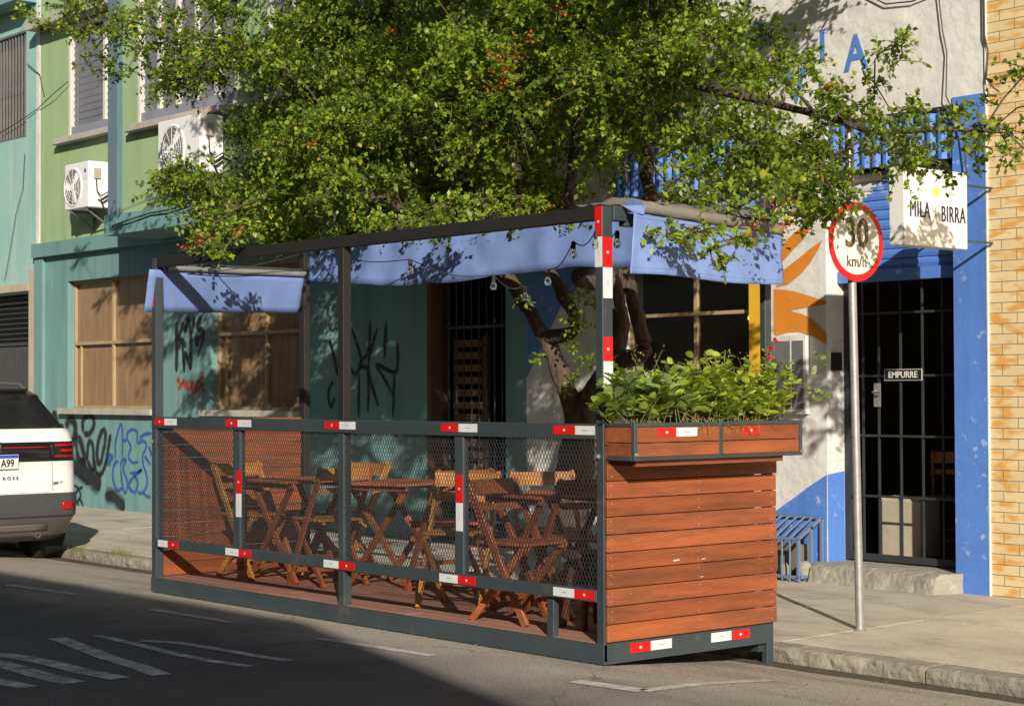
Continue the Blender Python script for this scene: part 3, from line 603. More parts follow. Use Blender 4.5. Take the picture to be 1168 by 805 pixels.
# step
b = MB(); n = 40; vs = []
X0s, X1s = -9.30, -7.93
for i in range(n+1):
    xx = X0s+(X1s-X0s)*i/n; e = min(i, n-i)/2.5; e = min(1, e)
    d = mnoise.noise(Vector((xx*5, 1, 1)))*.03
    d2 = mnoise.noise(Vector((xx*17, 4, 2)))*.02; vs += [(xx, YW+.3, .135), (xx, YW-.15*e+d*.3, .132+d*.2), (xx, YW-.20*e+d+d2, .105*e+.0+d2), (xx, YW-.215*e+d-d2, .03*e-.0), (xx, YW-.25*e+d+d2, -.03)]
b.add(vs, [(i*5+k, i*5+k+1, (i+1)*5+k+1, (i+1)*5+k) for i in range(n) for k in range(4)], 0, .6, True); b.build('door_step', m_stepM, bb)
# gate
b = MB(); YG = 11.17
for px in (985, 1003, 1028, 1053): x = WY(px, 500, YG).x; b.box(x-.0075, x+.0075, YG-.0075, YG+.0075, .20, 2.27)
for x in (-8.27, -8.10): b.box(x-.0075, x+.0075, YG-.0075, YG+.0075, .20, 2.27)
for z in (.64, 1.10, 1.555, 2.03): b.box(XD0+.03, XD1-.02, YG-.014, YG-.008, z-.009, z+.009)
b.box(XD0+.01, XD0+.05, YG-.02, YG+.02, .142, 2.27); b.box(XD1-.04, XD1-.0, YG-.02, YG+.02, .142, 2.27); b.box(XD0+.05, XD1-.04, YG-.02, YG+.02, .15, .20)
gt = b.build('barred_gate', m_gateM, bb)
b = MB(); p = WY(1003, 460, YG); b.box(p.x-.03, p.x+.03, YG-.028, YG-.019, 1.32, 1.50); b.tube([(p.x-.01, YG-.03, 1.44), (p.x-.01, YG-.07, 1.43), (p.x+.07, YG-.07, 1.43)], .007, 6); b.build('gate_lock', m_galv, gt)
dp = MB(); dp.box(-8.784, -8.443, YG-.03, YG-.022, 1.522, 1.60); dp.box(-8.788, -8.439, YG-.0285, YG-.0225, 1.518, 1.604, 1); dpo = dp.build('door_plate', [m_black, m_signW], bb); dpo['label'] = 'black plate reading EMPURRE'
text('lettering', 'EMPURRE', m_signW, dpo, (-8.613, YG-.032, 1.560), (1, 0, 0), (0, 0, 1), .066, .98, .001, bold=.0012)
# meter box + intercom + hook
mbx = thing('meter_box', (-9.47, YW, 1.25), 'flat grey meter box with glass door, fixed beside the orange sun rays', 'meter box')
p0 = WY(905, 383); p1 = WY(924, 472); b = MB(); b.box(p0.x-.25, p1.x, YW-.05, YW-.004, p1.z, p0.z); b.build('box_frame', m_whiteW, mbx)
b = MB(); b.box(p0.x-.21, p0.x+.01, YW-.058, YW-.0505, p1.z+.04, p0.z-.04); b.box(p0.x+.035, p1.x-.02, YW-.058, YW-.0505, p1.z+.04, p0.z-.04); b.build('glass_door', m_grey, mbx)
b = MB(); p0 = WX(950, 402, XD0); b.box(XD0+.002, XD0+.045, YW+.05, YW+.13, p0.z-.14, p0.z); tag(b.build('intercom', m_black, None, org=(XD0, YW, p0.z-.14)), 'small black intercom on the white door reveal', 'intercom')
# things inside the bar
bx = thing('cream_cabinet', (-8.87, 11.6, .14), 'low cream cabinet with rounded top edges just inside the barred gate', 'cabinet')
b = MB(); b.box(-9.12, -8.72, 11.45, 11.75, .14, .62); b.build('cabinet_body', m_beige, bx, bev=.03)
for px, py, Y in ((754, 357, 12.6), (857, 363, 13.2)):
    p = WY(px, py, Y); t = thing('pendant_bulb', (p.x, Y, p.z), 'tiny glowing filament bulb inside the bar, %s of the two' % ('left' if px < 800 else 'right'), 'light bulb', 'lit bulbs inside the bar')
    b = MB(); b.lathe((p.x, Y, p.z-.03), (0, 0, 1), [(.004, 0), (.028, .02), (.028, .04), (.012, .07)], 10); b.build('bulb', m_fil, t)
    b = MB(); b.tube([(p.x, Y, p.z+.04), (p.x, Y, 3.6)], .004, 5); b.build('cord', m_cable, t)

# ---- tiled building
ti = MB(); ti.box(-7.715, -1.5, YW-.0, YW+.25, -.1, 9.0); ti.box(-7.7, -1.5, YW+.25, YW+6, 8.8, 9.0); ti.box(-1.75, -1.5, YW+.25, YW+6, -.1, 8.8); ti.box(-7.7, -1.75, YW+5.8, YW+6, -.1, 8.8)
tbd = thing('building', (-4.6, YW, 0), 'building clad in cream and ochre glazed brick tiles, at the right edge', 'building'); ti.build('tiled_wall', m_tile, tbd)
b = MB(); b.box(-7.716, -7.706, YW-.016, YW+.0, -.03, 9); b.build('edge_strip', m_whiteW, tbd)
# ---- houses across the street (behind the photographer); their roofline shades the road
ob = thing('building', (-6, -2.6, 0), 'plain rendered building across the street whose roofline shades the road', 'building')
b = MB(); YO = -2.6
def shpt(x, y, Y=YO):
    t = y-Y; return (x+1.52*t, .78*t)
e0 = shpt(-30, 6.42); e1 = shpt(-9.7, 6.50); e2 = shpt(-6.3, 5.45); e3 = shpt(-4.2, 3.9)
prof = [(-40, 0), (-40, e0[1]), e1, e2, e3, (e3[0], 0)]
vs = [(x, YO, z) for x, z in prof]+[(x, YO-7, z) for x, z in prof]; n = len(prof)
b.add(vs, [tuple(range(n)), tuple(range(n, 2*n))[::-1]]+[(i, (i+1) % n, (i+1) % n+n, i+n)[::-1] for i in range(n)]); b.build('wall', m_beige, ob)
b = MB(); k = -38
while k < e3[0]-3: b.box(k, k+1.2, YO+.003, YO+.03, 1, 2.4); b.box(k, k+1.2, YO+.003, YO+.03, 4, 5.2); k += 3
b.build('windows', m_grey, ob)

# ------------------------------------------------------------------ the parklet
X0, XL, Y0, Y1, ZF, ZR, ZT = -7.118, -11.944, 6.661, 8.0, .106, 1.273, 2.434
pk = thing('parklet', ((X0+XL)/2, (Y0+Y1)/2, 0), 'dark steel framed street parklet with red boards, mesh railing and blue canvas', 'parklet')
def part(name, mat, boxes, bev=.003, parent=pk):
    b = MB()
    for q in boxes: b.box(*q)
    return b.build(name, mat, parent, bev)
part('corner_post', m_steel, [(X0-.057, X0, Y0, Y0+.075, .012, ZT)])
part('corner_post', m_steel, [(XL, XL+.062, Y0, Y0+.062, .012, ZT)])
part('corner_post', m_steel, [(X0-.045, X0-.003, Y1-.055, Y1, -.135, 2.56)])
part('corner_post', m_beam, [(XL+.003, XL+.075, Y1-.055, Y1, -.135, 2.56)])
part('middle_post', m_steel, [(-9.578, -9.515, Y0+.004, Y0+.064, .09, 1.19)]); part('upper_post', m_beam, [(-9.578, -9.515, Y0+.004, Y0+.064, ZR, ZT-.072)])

part('baluster', m_steel, [(-10.835, -10.745, Y0+.006, Y0+.05, .39, 1.19)]); part('baluster', m_steel, [(-8.395, -8.315, Y0+.006, Y0+.05, .39, 1.19)])
part('baluster', m_steel, [(-7.60, -7.545, Y0+.02, Y0+.06, .09, .325)])
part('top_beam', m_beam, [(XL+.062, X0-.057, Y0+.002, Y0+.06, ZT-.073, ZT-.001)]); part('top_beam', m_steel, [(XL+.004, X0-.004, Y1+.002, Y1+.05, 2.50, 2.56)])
part('top_beam', m_steel, [(X0-.055, X0+.012, Y0+.075, Y0+.17, ZT-.075, ZT+.004), (X0-.053, X0-.003, Y0+.17, Y1-.055, ZT-.10, ZT-.03)]); part('top_beam', m_steel, [(XL-.05, XL+.058, Y0+.062, Y0+.13, ZT-.075, ZT+.0), (XL+.003, XL+.056, Y0+.13, Y1-.055, ZT-.10, ZT-.03)])
part('rail', m_steel, [(XL+.004, X0-.057, Y0-.004, Y0+.036, 1.19, ZR)]); part('rail', m_steel, [(XL+.062, X0-.057, Y0-.004, Y0+.036, .325, .392)])
part('skirt', m_steel, [(XL-.002, X0, Y0-.004, Y0+.02, .0, .104)], 0); part('skirt', m_steel, [(X0-.025, X0-.0005, Y0+.0205, Y1-.03, .0, .1165)], 0); part('skirt', m_steel, [(XL, XL+.02, Y0+.02, Y1, .0, .104)], 0)
b = MB(); n = 10
for i in range(n):
    y = Y0+.022+i*.133; x = XL+.02
    while x < X0-.03:
        x2 = min(x+rnd.uniform(1.2, 2.4), X0-.027); b.box(x+.002, x2-.002, y+.003, y+.130, .085, .106+rnd.uniform(-.002, .002)); x = x2
b.build('deck', m_deck, pk, .003)
part('deck_joist', m_steel, [(XL+.03, X0-.03, Y0+.5, Y0+.55, .0, .08), (XL+.03, X0-.03, Y1-.1, Y1-.05, -.05, .08)], 0)
b = MB()
for k in range(12):
    z = .1185+k*.0948; b.box(X0+.001, X0+.021, Y0+.008+rnd.uniform(0, .002), Y1+.005+rnd.uniform(-.004, .010)+(.015 if k > 3 and k < 7 else 0)*0, z, z+.0905)
b.build('end_boards', m_woodY, pk, .003)
b = MB()
for k in range(11):
    for y in (Y0+.035, Y0+.70, Y1-.04):
        for dz in (.022, .068): b.lathe((X0+.0212, y+rnd.uniform(-.006, .006), .1185+k*.0948+dz), (1, 0, 0), [(.0045, 0), (.0045, .0012), (.002, .0014)], 8)
b.build('screws', m_galv, pk)
b = MB()
for px, py, w_, h_ in ((768, 640, .05, .010), (800, 638, .035, .006), (799, 658, .03, .005), (757, 671, .012, .004), (719, 677, .008, .006)):
    q = WX(px, py, X0+.022); b.poly([(X0+.0222, q.y, q.z), (X0+.0222, q.y+w_, q.z+.004), (X0+.0222, q.y+w_*.9, q.z+h_), (X0+.0222, q.y+.004, q.z+h_*.8)])
b.build('paper_scraps', m_white, pk)
b = MB()
for k in range(12):
    z = .112+k*.0955; b.box(XL+.021, XL+.041, Y0+.064, Y1-.06+rnd.uniform(-.004, .004), z, z+.0915)
b.build('end_boards', m_woodY, pk, .003)
b = MB()                                  # backing inside near end
for k in range(12):
    z = .112+k*.0955; b.box(X0-.10, X0-.08, Y0+.08, Y1-.07, z, z+.0915)
b.build('inner_boards', m_woodY, pk, .003)
def expanded(xa, xb, za, zb, Y):
    b = MB(); cw, ch = .0262, .050; nx = max(2, round((xb-xa)/cw)); nz = max(2, round((zb-za)/ch)); cw = (xb-xa)/nx; ch = (zb-za)/nz
    for i in range(nx):
        for j in range(nz):
            x, z = xa+i*cw, za+j*ch; y = Y+.004*math.sin(x*3+z*2)
            for p, q in (((x, z+ch/2), (x+cw/2, z)), ((x+cw/2, z), (x+cw, z+ch/2)), ((x, z+ch/2), (x+cw/2, z+ch)), ((x+cw/2, z+ch), (x+cw, z+ch/2))):
                b.bar((p[0], y, p[1]), (q[0], y, q[1]), .0028, .0024, up=(0, 1, .3), var=.5)
    return b.build('mesh_panel', m_meshm, pk)
for xa, xb in ((XL+.062, -10.835), (-10.745, -9.578), (-9.515, -8.395), (-8.315, X0-.057)): expanded(xa+.002, xb-.002, .392, 1.19, Y0+.018)
# reflective stickers
def tapeXZ(segs, Y, vert=False):          # segs: (xa, xb, za, zb, colour index)
    b = MB()
    for xa, xb, za, zb, mi in segs:
        b.box(xa, xb, Y-.0022, Y, za, zb, mi, .5)
        if mi == 0: cx, cz = (xa+xb)/2, (za+zb)/2; b.box(cx-.007, cx+.007, Y-.003, Y-.0023, cz-.006, cz+.006, 1, .5)
        else:
            cx, cz = (xa+xb)/2, (za+zb)/2
            if vert: b.box(cx-.002, cx+.002, Y-.003, Y-.0023, cz-.02, cz+.02, 2, .5)
            else: b.box(cx-.022, cx+.022, Y-.003, Y-.0023, cz-.002, cz+.002, 2, .5)
    return b.build('reflective_sticker', [m_red, m_white, m_inkG], pk)
def xr(px, z): return WY(px, 402.5-(z-1.45)*0+0, Y0).x
def XP(px, z):
    lo, hi = XL-1, X0+1                   # x on the front plane for a photo column at height z
    for _ in range(40):
        m_ = (lo+hi)/2; d = Vector((m_, Y0, z))-EYE; q = 584+FPX*d.dot(_r)/d.dot(_f)
        if q < px: lo = m_
        else: hi = m_
    return lo
for a, c, e in ((177, 188.5, 202), (258, 272, 287), (371, 388, 406), (504, 524, 545), (632, 657, 679)):
    tapeXZ([(XP(a, 1.24), XP(c, 1.24), 1.214, 1.262, 0), (XP(c, 1.24), XP(e, 1.24), 1.214, 1.262, 1)], Y0-.0045)
for a, c, e in ((181, 192, 204), (258, 273, 287), (370, 387, 405), (502, 523, 543), (632, 656, 679)):
    tapeXZ([(XP(a, .36), XP(c, .36), .335, .383, 1), (XP(c, .36), XP(e, .36), .335, .383, 0)], Y0-.0045)
for a, c, zs in ((268.5, 274.5, ((536, 562.5, 589))), (519.5, 527, ((541, 573, 605)))):
    z = [WY(a, q, Y0+.006).z for q in zs]; tapeXZ([(XP(a, .9), XP(c, .9), z[1], z[0], 0), (XP(a, .9), XP(c, .9), z[2], z[1], 1)], Y0+.0055, True)
z = [WY(684, q, Y0).z for q in (235.5, 270, 304.5)]
tapeXZ([(X0-.056, X0-.002, z[1], z[0], 0), (X0-.056, X0-.002, z[2], z[1], 1)], Y0-.0005, True)
z = [WY(174, q, Y0).z for q in (328, 350)]; tapeXZ([(XL+.001, XL+.028, z[1], z[0], 0)], Y0-.0005, True)
def tapeYZ(segs, X, parent=pk, nm='reflective_sticker', vert=False):
    b = MB()
    for ya, yb, za, zb, mi in segs:
        b.box(X, X+.0022, ya, yb, za, zb, mi, .5); cy, cz = (ya+yb)/2, (za+zb)/2
        if mi == 0: b.box(X+.0023, X+.003, cy-.008, cy+.008, cz-.006, cz+.006, 1, .5)
        elif vert: b.box(X+.0023, X+.003, cy-.002, cy+.002, cz-.02, cz+.02, 2, .5)
        else: b.box(X+.0023, X+.003, cy-.022, cy+.022, cz-.002, cz+.002, 2, .5)
    return b.build(nm, [m_red, m_white, m_inkG], parent)
zz = [WX(692, q, X0).z for q in (270.5, 305, 340, 384, 412, 446)]
tapeYZ([(Y0+.003, Y0+.071, zz[1], zz[0], 0), (Y0+.003, Y0+.071, zz[2], zz[1], 1)], X0+.0005, vert=True)
tapeYZ([(Y0+.003, Y0+.071, zz[4], zz[3], 0), (Y0+.003, Y0+.071, zz[5], zz[4], 1)], X0+.0005, vert=True)
def YP(px, py, X=X0): return WX(px, py, X).y
tapeYZ([(YP(718.5, 737), YP(742, 736), .045, .097, 0), (YP(742, 736), YP(766, 734), .045, .097, 1)], X0+.0005)
tapeYZ([(YP(811, 727), YP(834, 726), .045, .097, 1), (YP(834, 726), YP(855, 725), .045, .097, 0)], X0+.0005)
# bolts on posts
b = MB()
for p in ((X0-.03, Y0-.006, 1.10), (XL+.02, Y0-.006, 1.09)): b.lathe(p, (0, -1, 0), [(.014, 0), (.014, .006), (.007, .007), (.007, .016)], 8)
b.build('bolt', m_galv, pk)
# canvas
def canvas(name, f, nu, nv, parent=pk, mat=None):
    b = MB(); vs = [f(i/nu, j/nv) for i in range(nu+1) for j in range(nv+1)]
    b.add(vs, [(i*(nv+1)+j, (i+1)*(nv+1)+j, (i+1)*(nv+1)+j+1, i*(nv+1)+j+1) for i in range(nu) for j in range(nv)], 0, .5, True)
    o = b.build(name, mat or m_fab, parent); s = o.modifiers.new('solid', 'SOLIDIFY'); s.thickness = .0025; return o
def lerp(a, c, t): return a+(c-a)*t
def near_f(u, v):
    yl = lerp(6.80, WX(716, 313, -6.97).y, v); yr = lerp(WX(891, 266, -7.02).y, WX(894, 326, -6.97).y, v); y = lerp(yl, yr, u); zt_ = lerp(2.395, 2.335, u); zb = lerp(2.065, 2.045, u)+.008*math.sin(u*7)
    z = lerp(zt_, zb, v); x = X0+.098+.05*v+.008*math.sin(u*9+1)*v+(.012*mnoise.noise(Vector((u*7, v*1.5, 1)))+.005*mnoise.noise(Vector((u*22, v*5, 2))))*(.3+v)
    if u < .05: x += .012*(1-u/.05)*v
    return (x, y, z)
canvas('canvas_valance', near_f, 70, 16)
hb = MB()
for v_ in (.90, .06):
    q_ = [Vector(near_f(i/40, v_))+Vector((.0035, 0, 0)) for i in range(41)]
    for i in range(40): hb.bar(q_[i], q_[i+1], .002, .0025, var=.5)
hb.build('hem_seam', m_fab, pk)
b = MB(); b.add([(X0+.10, 6.80, 2.395), (X0+.02, 6.79, 2.44), (X0+.075, 6.80, 2.474), (X0+.115, 6.87, 2.44), (X0+.114, 6.86, 2.39), (X0+.04, 6.87, 2.478)], [(0, 1, 2, 3, 4), (2, 5, 3)], 0, .5); b.build('canvas_fold', m_fab, pk)
b = MB(); b.tube([(X0+.075+.004*math.sin(i), lerp(6.86, 7.98, i/14), lerp(2.432, 2.372, i/14)+.004*math.sin(i*1.7)) for i in range(15)], [.034+.003*math.sin(i*2.1) for i in range(15)], 12); b.build('roller_tube', m_tarp, pk)
b = MB()
vs = []; n1, n2 = 40, 12
for i in range(n1+1):
    u = i/n1; e_ = min(1, min(u, 1-u)*7+.25)
    for j in range(n2+1):
        v = j/n2; x = X0+.02-.46*v; y = 6.80+1.28*u; h = (.012+.045*math.sin(math.pi*v))*e_+.018*mnoise.noise(Vector((u*6, v*5, 3)))+.012*mnoise.noise(Vector((u*15, v*11, 8)))
        vs.append((x, y, 2.435+.03*v+h*(1 if 0 < v < 1 else .2)))
b.add(vs, [(i*(n2+1)+j, (i+1)*(n2+1)+j, (i+1)*(n2+1)+j+1, i*(n2+1)+j+1) for i in range(n1) for j in range(n2)], 0, .5, True)
b.build('folded_tarp', m_tarp, pk)
def far_f(u, v):
    y = lerp(6.60, 7.97, u); z = lerp(2.345, 2.035+.03*u, v); return (XL+.075-.085*v+.008*math.sin(u*8)*v+.012*mnoise.noise(Vector((u*8, v*2, 6)))*v, y, z)
canvas('canvas_valance', far_f, 24, 6)
b = MB(); b.tube([(XL+.085, 6.74, 2.36), (XL+.085, 7.95, 2.36)], .022, 10); b.build('roller_tube', m_galv, pk)
def back_f(u, v):
    x = lerp(-11.86, -7.14, u); zb = 2.245+.02*math.sin(u*11+1)+.05*max(0, 1-abs(u-.0)/.16)-.02*u
    z = lerp(2.565, zb, v)
    return (x, 7.985-.03*v+.014*math.sin(u*26)*v+.008*math.sin(u*61+v)+.018*mnoise.noise(Vector((u*30, v*2, 4))), z-.012*abs(math.sin(u*19))*v)
canvas('canvas_valance', back_f, 90, 6)

# string lights
sg = thing('string_lights', (-9.5, 7.0, 2.3), 'string of clear glass bulbs looped under the parklet canvas', 'string lights')
bulbs = [(170, 318, 6.64), (363, 288, 7.9), (468, 300, 7.2), (563, 318, 7.6), (599, 330, 7.8), (625, 312, 7.2), (654, 280, 6.9), (680, 268, 6.66), (704, 268, 7.05)]
cable = MB(); last = None
for px, py, Y in bulbs:
    p = WY(px, py, Y); b = MB()
    b.lathe((p.x, p.y, p.z-.075), (0, 0, 1), [(.003, 0), (.016, .006), (.023, .024), (.019, .042), (.011, .055)], 12); bo = b.build('bulb', m_bulb, sg)
    b = MB(); b.lathe((p.x, p.y, p.z-.021), (0, 0, 1), [(.013, 0), (.014, .03), (.009, .045)], 10); b.build('socket', m_black, bo)
    t = Vector((p.x, p.y, p.z+.024))
    if last: cable.tube([last.lerp(t, k/8)-Vector((0, 0, .05*math.sin(math.pi*k/8))) for k in range(9)], .0035, 5)
    last = t
cable.build('wire', m_cable, sg)

# ------------------------------------------------------------------ planter and plants
pb = thing('planter_box', (-7.0, 7.3, 1.08), 'long planter box of red boards in a dark steel frame, hung on the parklet end', 'planter box')
PX = -6.88; PY0, PY1, PZ0, PZ1 = 6.66, 7.985, 1.082, 1.280; PXi = X0+.023
b = MB()
b.box(PX-.022, PX, PY0, PY0+.024, PZ0, PZ1); b.box(PX-.022, PX, PY1-.022, PY1, PZ0, PZ1); ym = YP(823, 500, PX); b.box(PX-.02, PX-.001, ym-.014, ym+.014, PZ0+.02, PZ1-.02)
b.box(PX-.022, PX, PY0+.024, PY1-.022, PZ1-.020, PZ1); b.box(PX-.022, PX, PY0+.024, PY1-.022, PZ0, PZ0+.020)
b.box(PXi, PX-.022, PY0, PY0+.022, PZ1-.02, PZ1); b.box(PXi, PX-.022, PY0, PY0+.022, PZ0, PZ0+.02); b.box(PXi, PX-.022, PY1-.022, PY1, PZ1-.02, PZ1); b.box(PXi, PX-.022, PY1-.022, PY1, PZ0, PZ0+.02)
b.build('box_frame', m_steel, pb, .002)
b = MB(); zm = (PZ0+PZ1)/2-.006
for za, zb in ((PZ0+.021, zm-.002), (zm+.002, PZ1-.021)):
    b.box(PX-.026, PX-.006, PY0+.025, ym-.003, za, zb); b.box(PX-.026, PX-.006, ym+.003, PY1-.023, za, zb)
b.build('front_boards', m_woodY, pb, .002)
for ya, yb in ((PY0+.006, PY0+.02), (PY1-.02, PY1-.006)):
    b = MB()
    for za, zb in ((PZ0+.021, zm-.002), (zm+.002, PZ1-.021)): b.box(PXi, PX-.028, ya, yb, za, zb)
    b.build('end_panel', m_woodY, pb, .002)
b = MB(); b.box(PXi, PX-.027, PY0+.024, PY1-.024, PZ0+.004, PZ1-.035); b.build('soil', m_soil, pb)
b = MB(); b.box(X0+.022, PX-.03, 6.7, 7.85, PZ0-.03, PZ0-.002); b.build('support_shelf', m_woodY, pb)
tapeYZ([(YP(750.5, 495, PX), YP(772, 495, PX), 1.205, 1.252, 0), (YP(772, 495, PX), YP(796, 495, PX), 1.205, 1.252, 1)], PX-.0055, pb)
tapeYZ([(YP(847, 492, PX), YP(868, 492, PX), 1.207, 1.252, 0)], PX-.0055, pb)
bb_ = MB()
for y, z in ((PY0+.01, 1.115), (PY1-.01, 1.105)): bb_.lathe((PX+.0, y, z), (1, 0, 0), [(.010, 0), (.010, .005), (.005, .006), (.005, .014)], 8)
bb_.build('bolt', m_galv, pb)

class Leaves:                              # fast leaf mesh
    def __init__(s): s.P = []; s.A = []; s.B = []; s.N = []; s.v = []
    def add(s, base, ax, side, nrm, L, Wd, var): s.P.append(base); s.A.append(ax*L); s.B.append(side*Wd); s.N.append(nrm*(Wd*.35)); s.v.append(var)
def leaf_mesh(name, P, A, B, N, var, mat, parent, seg=1):
    """P base (n,3), A length vec, B half-width vec, N fold offset; two folded halves with pointed tip"""
    P, A, B, N = [np.asarray(q, dtype=np.float32) for q in (P, A, B, N)]; n = len(P); P = P-np.array(ORG[parent.name], dtype=np.float32)
    if seg == 1:
        V = np.stack([P, P+A*.45+B+N, P+A, P+A*.45-B+N], 1).reshape(-1, 3); k = 4; F = np.array([[0, 1, 2], [0, 2, 3]])
    else:
        D = -N*.5
        V = np.stack([P, P+A*.25+B*.75+N*.7, P+A*.62+B+N, P+A*.9+B*.55+N*.3+D, P+A+D*2, P+A*.9-B*.55+N*.3+D, P+A*.62-B+N, P+A*.25-B*.75+N*.7, P+A*.5], 1).reshape(-1, 3); k = 9
        F = np.array([[0, 1, 8], [1, 2, 8], [2, 3, 8], [3, 4, 8], [4, 5, 8], [5, 6, 8], [6, 7, 8], [7, 0, 8]])
    FF = (F[None]+(np.arange(n)*k)[:, None, None]).reshape(-1, 3)
    me = bpy.data.meshes.new(name); me.vertices.add(len(V)); me.vertices.foreach_set('co', V.ravel())
    me.loops.add(FF.size); me.loops.foreach_set('vertex_index', FF.ravel().astype(np.int32)); me.polygons.add(len(FF))
    me.polygons.foreach_set('loop_start', np.arange(0, FF.size, 3, dtype=np.int32)); me.polygons.foreach_set('loop_total', np.full(len(FF), 3, dtype=np.int32))
    at = me.attributes.new('var', 'FLOAT', 'FACE'); at.data.foreach_set('value', np.repeat(np.asarray(var, dtype=np.float32), len(F)))
    me.materials.append(mat); me.update(calc_edges=True); me.validate()
    o = bpy.data.objects.new(name, me); C.objects.link(o); o.parent = parent; ORG[o.name] = ORG[parent.name]; return o
nr = np.random.default_rng(11)
def unit(a): return a/np.maximum(np.linalg.norm(a, axis=-1, keepdims=True), 1e-6)
def shrub(name, label, cat, y0, y1, nst, hmin, hmax, leafL, mat, lean=.25, per=16, x0=-7.05, x1=-6.93, stemmat=None, droop=.0, group=None, seg=2, ratio=.30):
    zb = PZ1-.04; t = thing(name, ((x0+x1)/2, (y0+y1)/2, zb), label, cat, group); P, A, B, N, V = [], [], [], [], []; st = MB()
    for k in range(nst):
        p = np.array([nr.uniform(x0, x1), nr.uniform(y0, y1), zb]); h = nr.uniform(hmin, hmax); d = np.array([nr.normal(0, lean)+.05, nr.normal(0, lean), 1.0]); d /= np.linalg.norm(d)
        bend = np.array([nr.normal(.04, .12), nr.normal(0, .12), -droop]); pts = [p+d*h*s+bend*h*s*s for s in np.linspace(0, 1, 7)]
        st.tube([tuple(q) for q in pts], [.003-.002*i/6 for i in range(7)], 5); tone = nr.uniform(0, .35)
        for i in range(per):
            s = nr.uniform(.18, 1)**.8; q = p+d*h*s+bend*h*s*s; ang = i*2.4+nr.uniform(-.4, .4)
            out = np.array([math.cos(ang), math.sin(ang), nr.uniform(.05, .9)]); out = out/np.linalg.norm(out)
            up = unit(np.array([nr.normal(0, .35), nr.normal(0, .35), 1.0])); side = unit(np.cross(out, up)); nn = np.cross(side, out); L = leafL*nr.uniform(.6, 1.15)*(1-.25*s)
            P.append(q+out*.006); A.append(out*L); B.append(side*L*ratio); N.append(nn*L*.06); V.append(min(1, tone+nr.uniform(.0, .65)))
    leaf_mesh('leaves', P, A, B, N, V, mat, t, seg); st.build('stems', stemmat or m_grassS, t); return t
m_grassS = M('green_stem', (.14, .17, .04), (.16, .10, .05), scale=12)
shrub('shrub', 'leafy lime green shrub with rounded leaves at the left end of the planter box', 'shrub', 6.67, 6.98, 32, .20, .42, .088, m_jade, .42, 16, group='shrubs in the planter box', ratio=.36)
shrub('shrub', 'grey-green shrub with long hanging leaves, second from the left in the planter box', 'shrub', 6.74, 7.10, 24, .22, .46, .12, m_sage, .22, 14, droop=.25, group='shrubs in the planter box', ratio=.22)
shrub('shrub', 'bright green rounded-leaf shrub in the middle of the planter box', 'shrub', 7.08, 7.52, 36, .18, .42, .084, m_jade, .32, 17, group='shrubs in the planter box', ratio=.36)
shrub('shrub', 'dense light green shrub at the right end of the planter box', 'shrub', 7.50, 7.93, 46, .18, .44, .070, m_jade, .30, 18, group='shrubs in the planter box', ratio=.34)
# wispy flowering weed
def wisps(label, y0, y1, n, h0, h1, mat):
    t = thing('weed', (-7, (y0+y1)/2, PZ1-.04), label, 'weed'); st = MB(); P, A, B, N, V = [], [], [], [], []
    for k in range(n):
        p = np.array([nr.uniform(-7.06, -6.92), nr.uniform(y0, y1), PZ1-.04]); h = nr.uniform(h0, h1); l1, l2 = nr.normal(0, .22, 2)
        pts = [p+np.array([l1*s*s*h, l2*s*s*h, s*h]) for s in np.linspace(0, 1, 7)]; st.tube([tuple(q) for q in pts], [.0022-.0013*i/6 for i in range(7)], 4)
        for i in range(26):
            s = nr.uniform(.35, 1.02); q = p+np.array([l1*s*s*h, l2*s*s*h, s*h]); out = unit(nr.normal(0, 1, 3)+np.array([0, 0, .5])); side = unit(np.cross(out, nr.normal(0, 1, 3)))
            P.append(q+out*nr.uniform(.0, .03)); L = nr.uniform(.008, .020); A.append(out*L); B.append(side*L*.25); N.append(np.cross(side, out)*.001); V.append(nr.uniform(.2, 1))
    leaf_mesh('seed_heads', P, A, B, N, V, mat, t); st.build('stems', mat, t)
wisps('thin wispy weed with tiny seed heads rising above the shrubs, left in the planter', 6.85, 7.12, 7, .30, .44, m_grass)
wisps('tall tangle of fine flowering weed, right of centre in the planter', 7.35, 7.80, 20, .24, .44, m_grass)
t = thing('grass_clump', (-6.93, 7.45, PZ1-.03), 'dry yellow grass tufts spilling over the planter box rim', 'grass'); g = MB()
for k in range(90):
    y = nr.uniform(7.15, 7.62) if k > 20 else nr.uniform(7.4, 7.9); x = nr.uniform(-6.98, -6.90); h = nr.uniform(.05, .16); l = nr.normal(0, .08); o_ = nr.uniform(.02, .10)
    pts = [(x+o_*s, y+l*s*1.4, PZ1-.03+h*s-1.35*h*s*s*(1 if o_ > .05 else .3)) for s in np.linspace(0, 1, 6)]; g.tube(pts, [.0016]*5+[.0006], 3)
g.build('blades', m_grass, t)
t = thing('flowering_plant', (-7.0, 7.60, PZ1-.04), 'small plant with red flower heads above the planter leaves', 'flower'); g = MB(); P, A, B, N, V = [], [], [], [], []
for px, py in ((879, 397), (878, 408), (884, 388)):
    p = WX(px, py, -6.98); g.tube([(-7.0, p.y-.03, PZ1-.04), (-6.99, p.y, p.z-.1), (p.x, p.y, p.z)], [.003, .002, .0015], 5)
    for i in range(34):
        out = unit(nr.normal(0, 1, 3)); side = unit(np.cross(out, nr.normal(0, 1, 3))); P.append(np.array(p)+out*.003); L = nr.uniform(.010, .018); A.append(out*L); B.append(side*L*.4); N.append(np.cross(side, out)*.001); V.append(nr.uniform(0, .5))
leaf_mesh('petals', P, A, B, N, V, leafmat('red_petals', (.5, .02, .012), (.68, .05, .02), .2), t); g.build('stem', m_grassS, t)
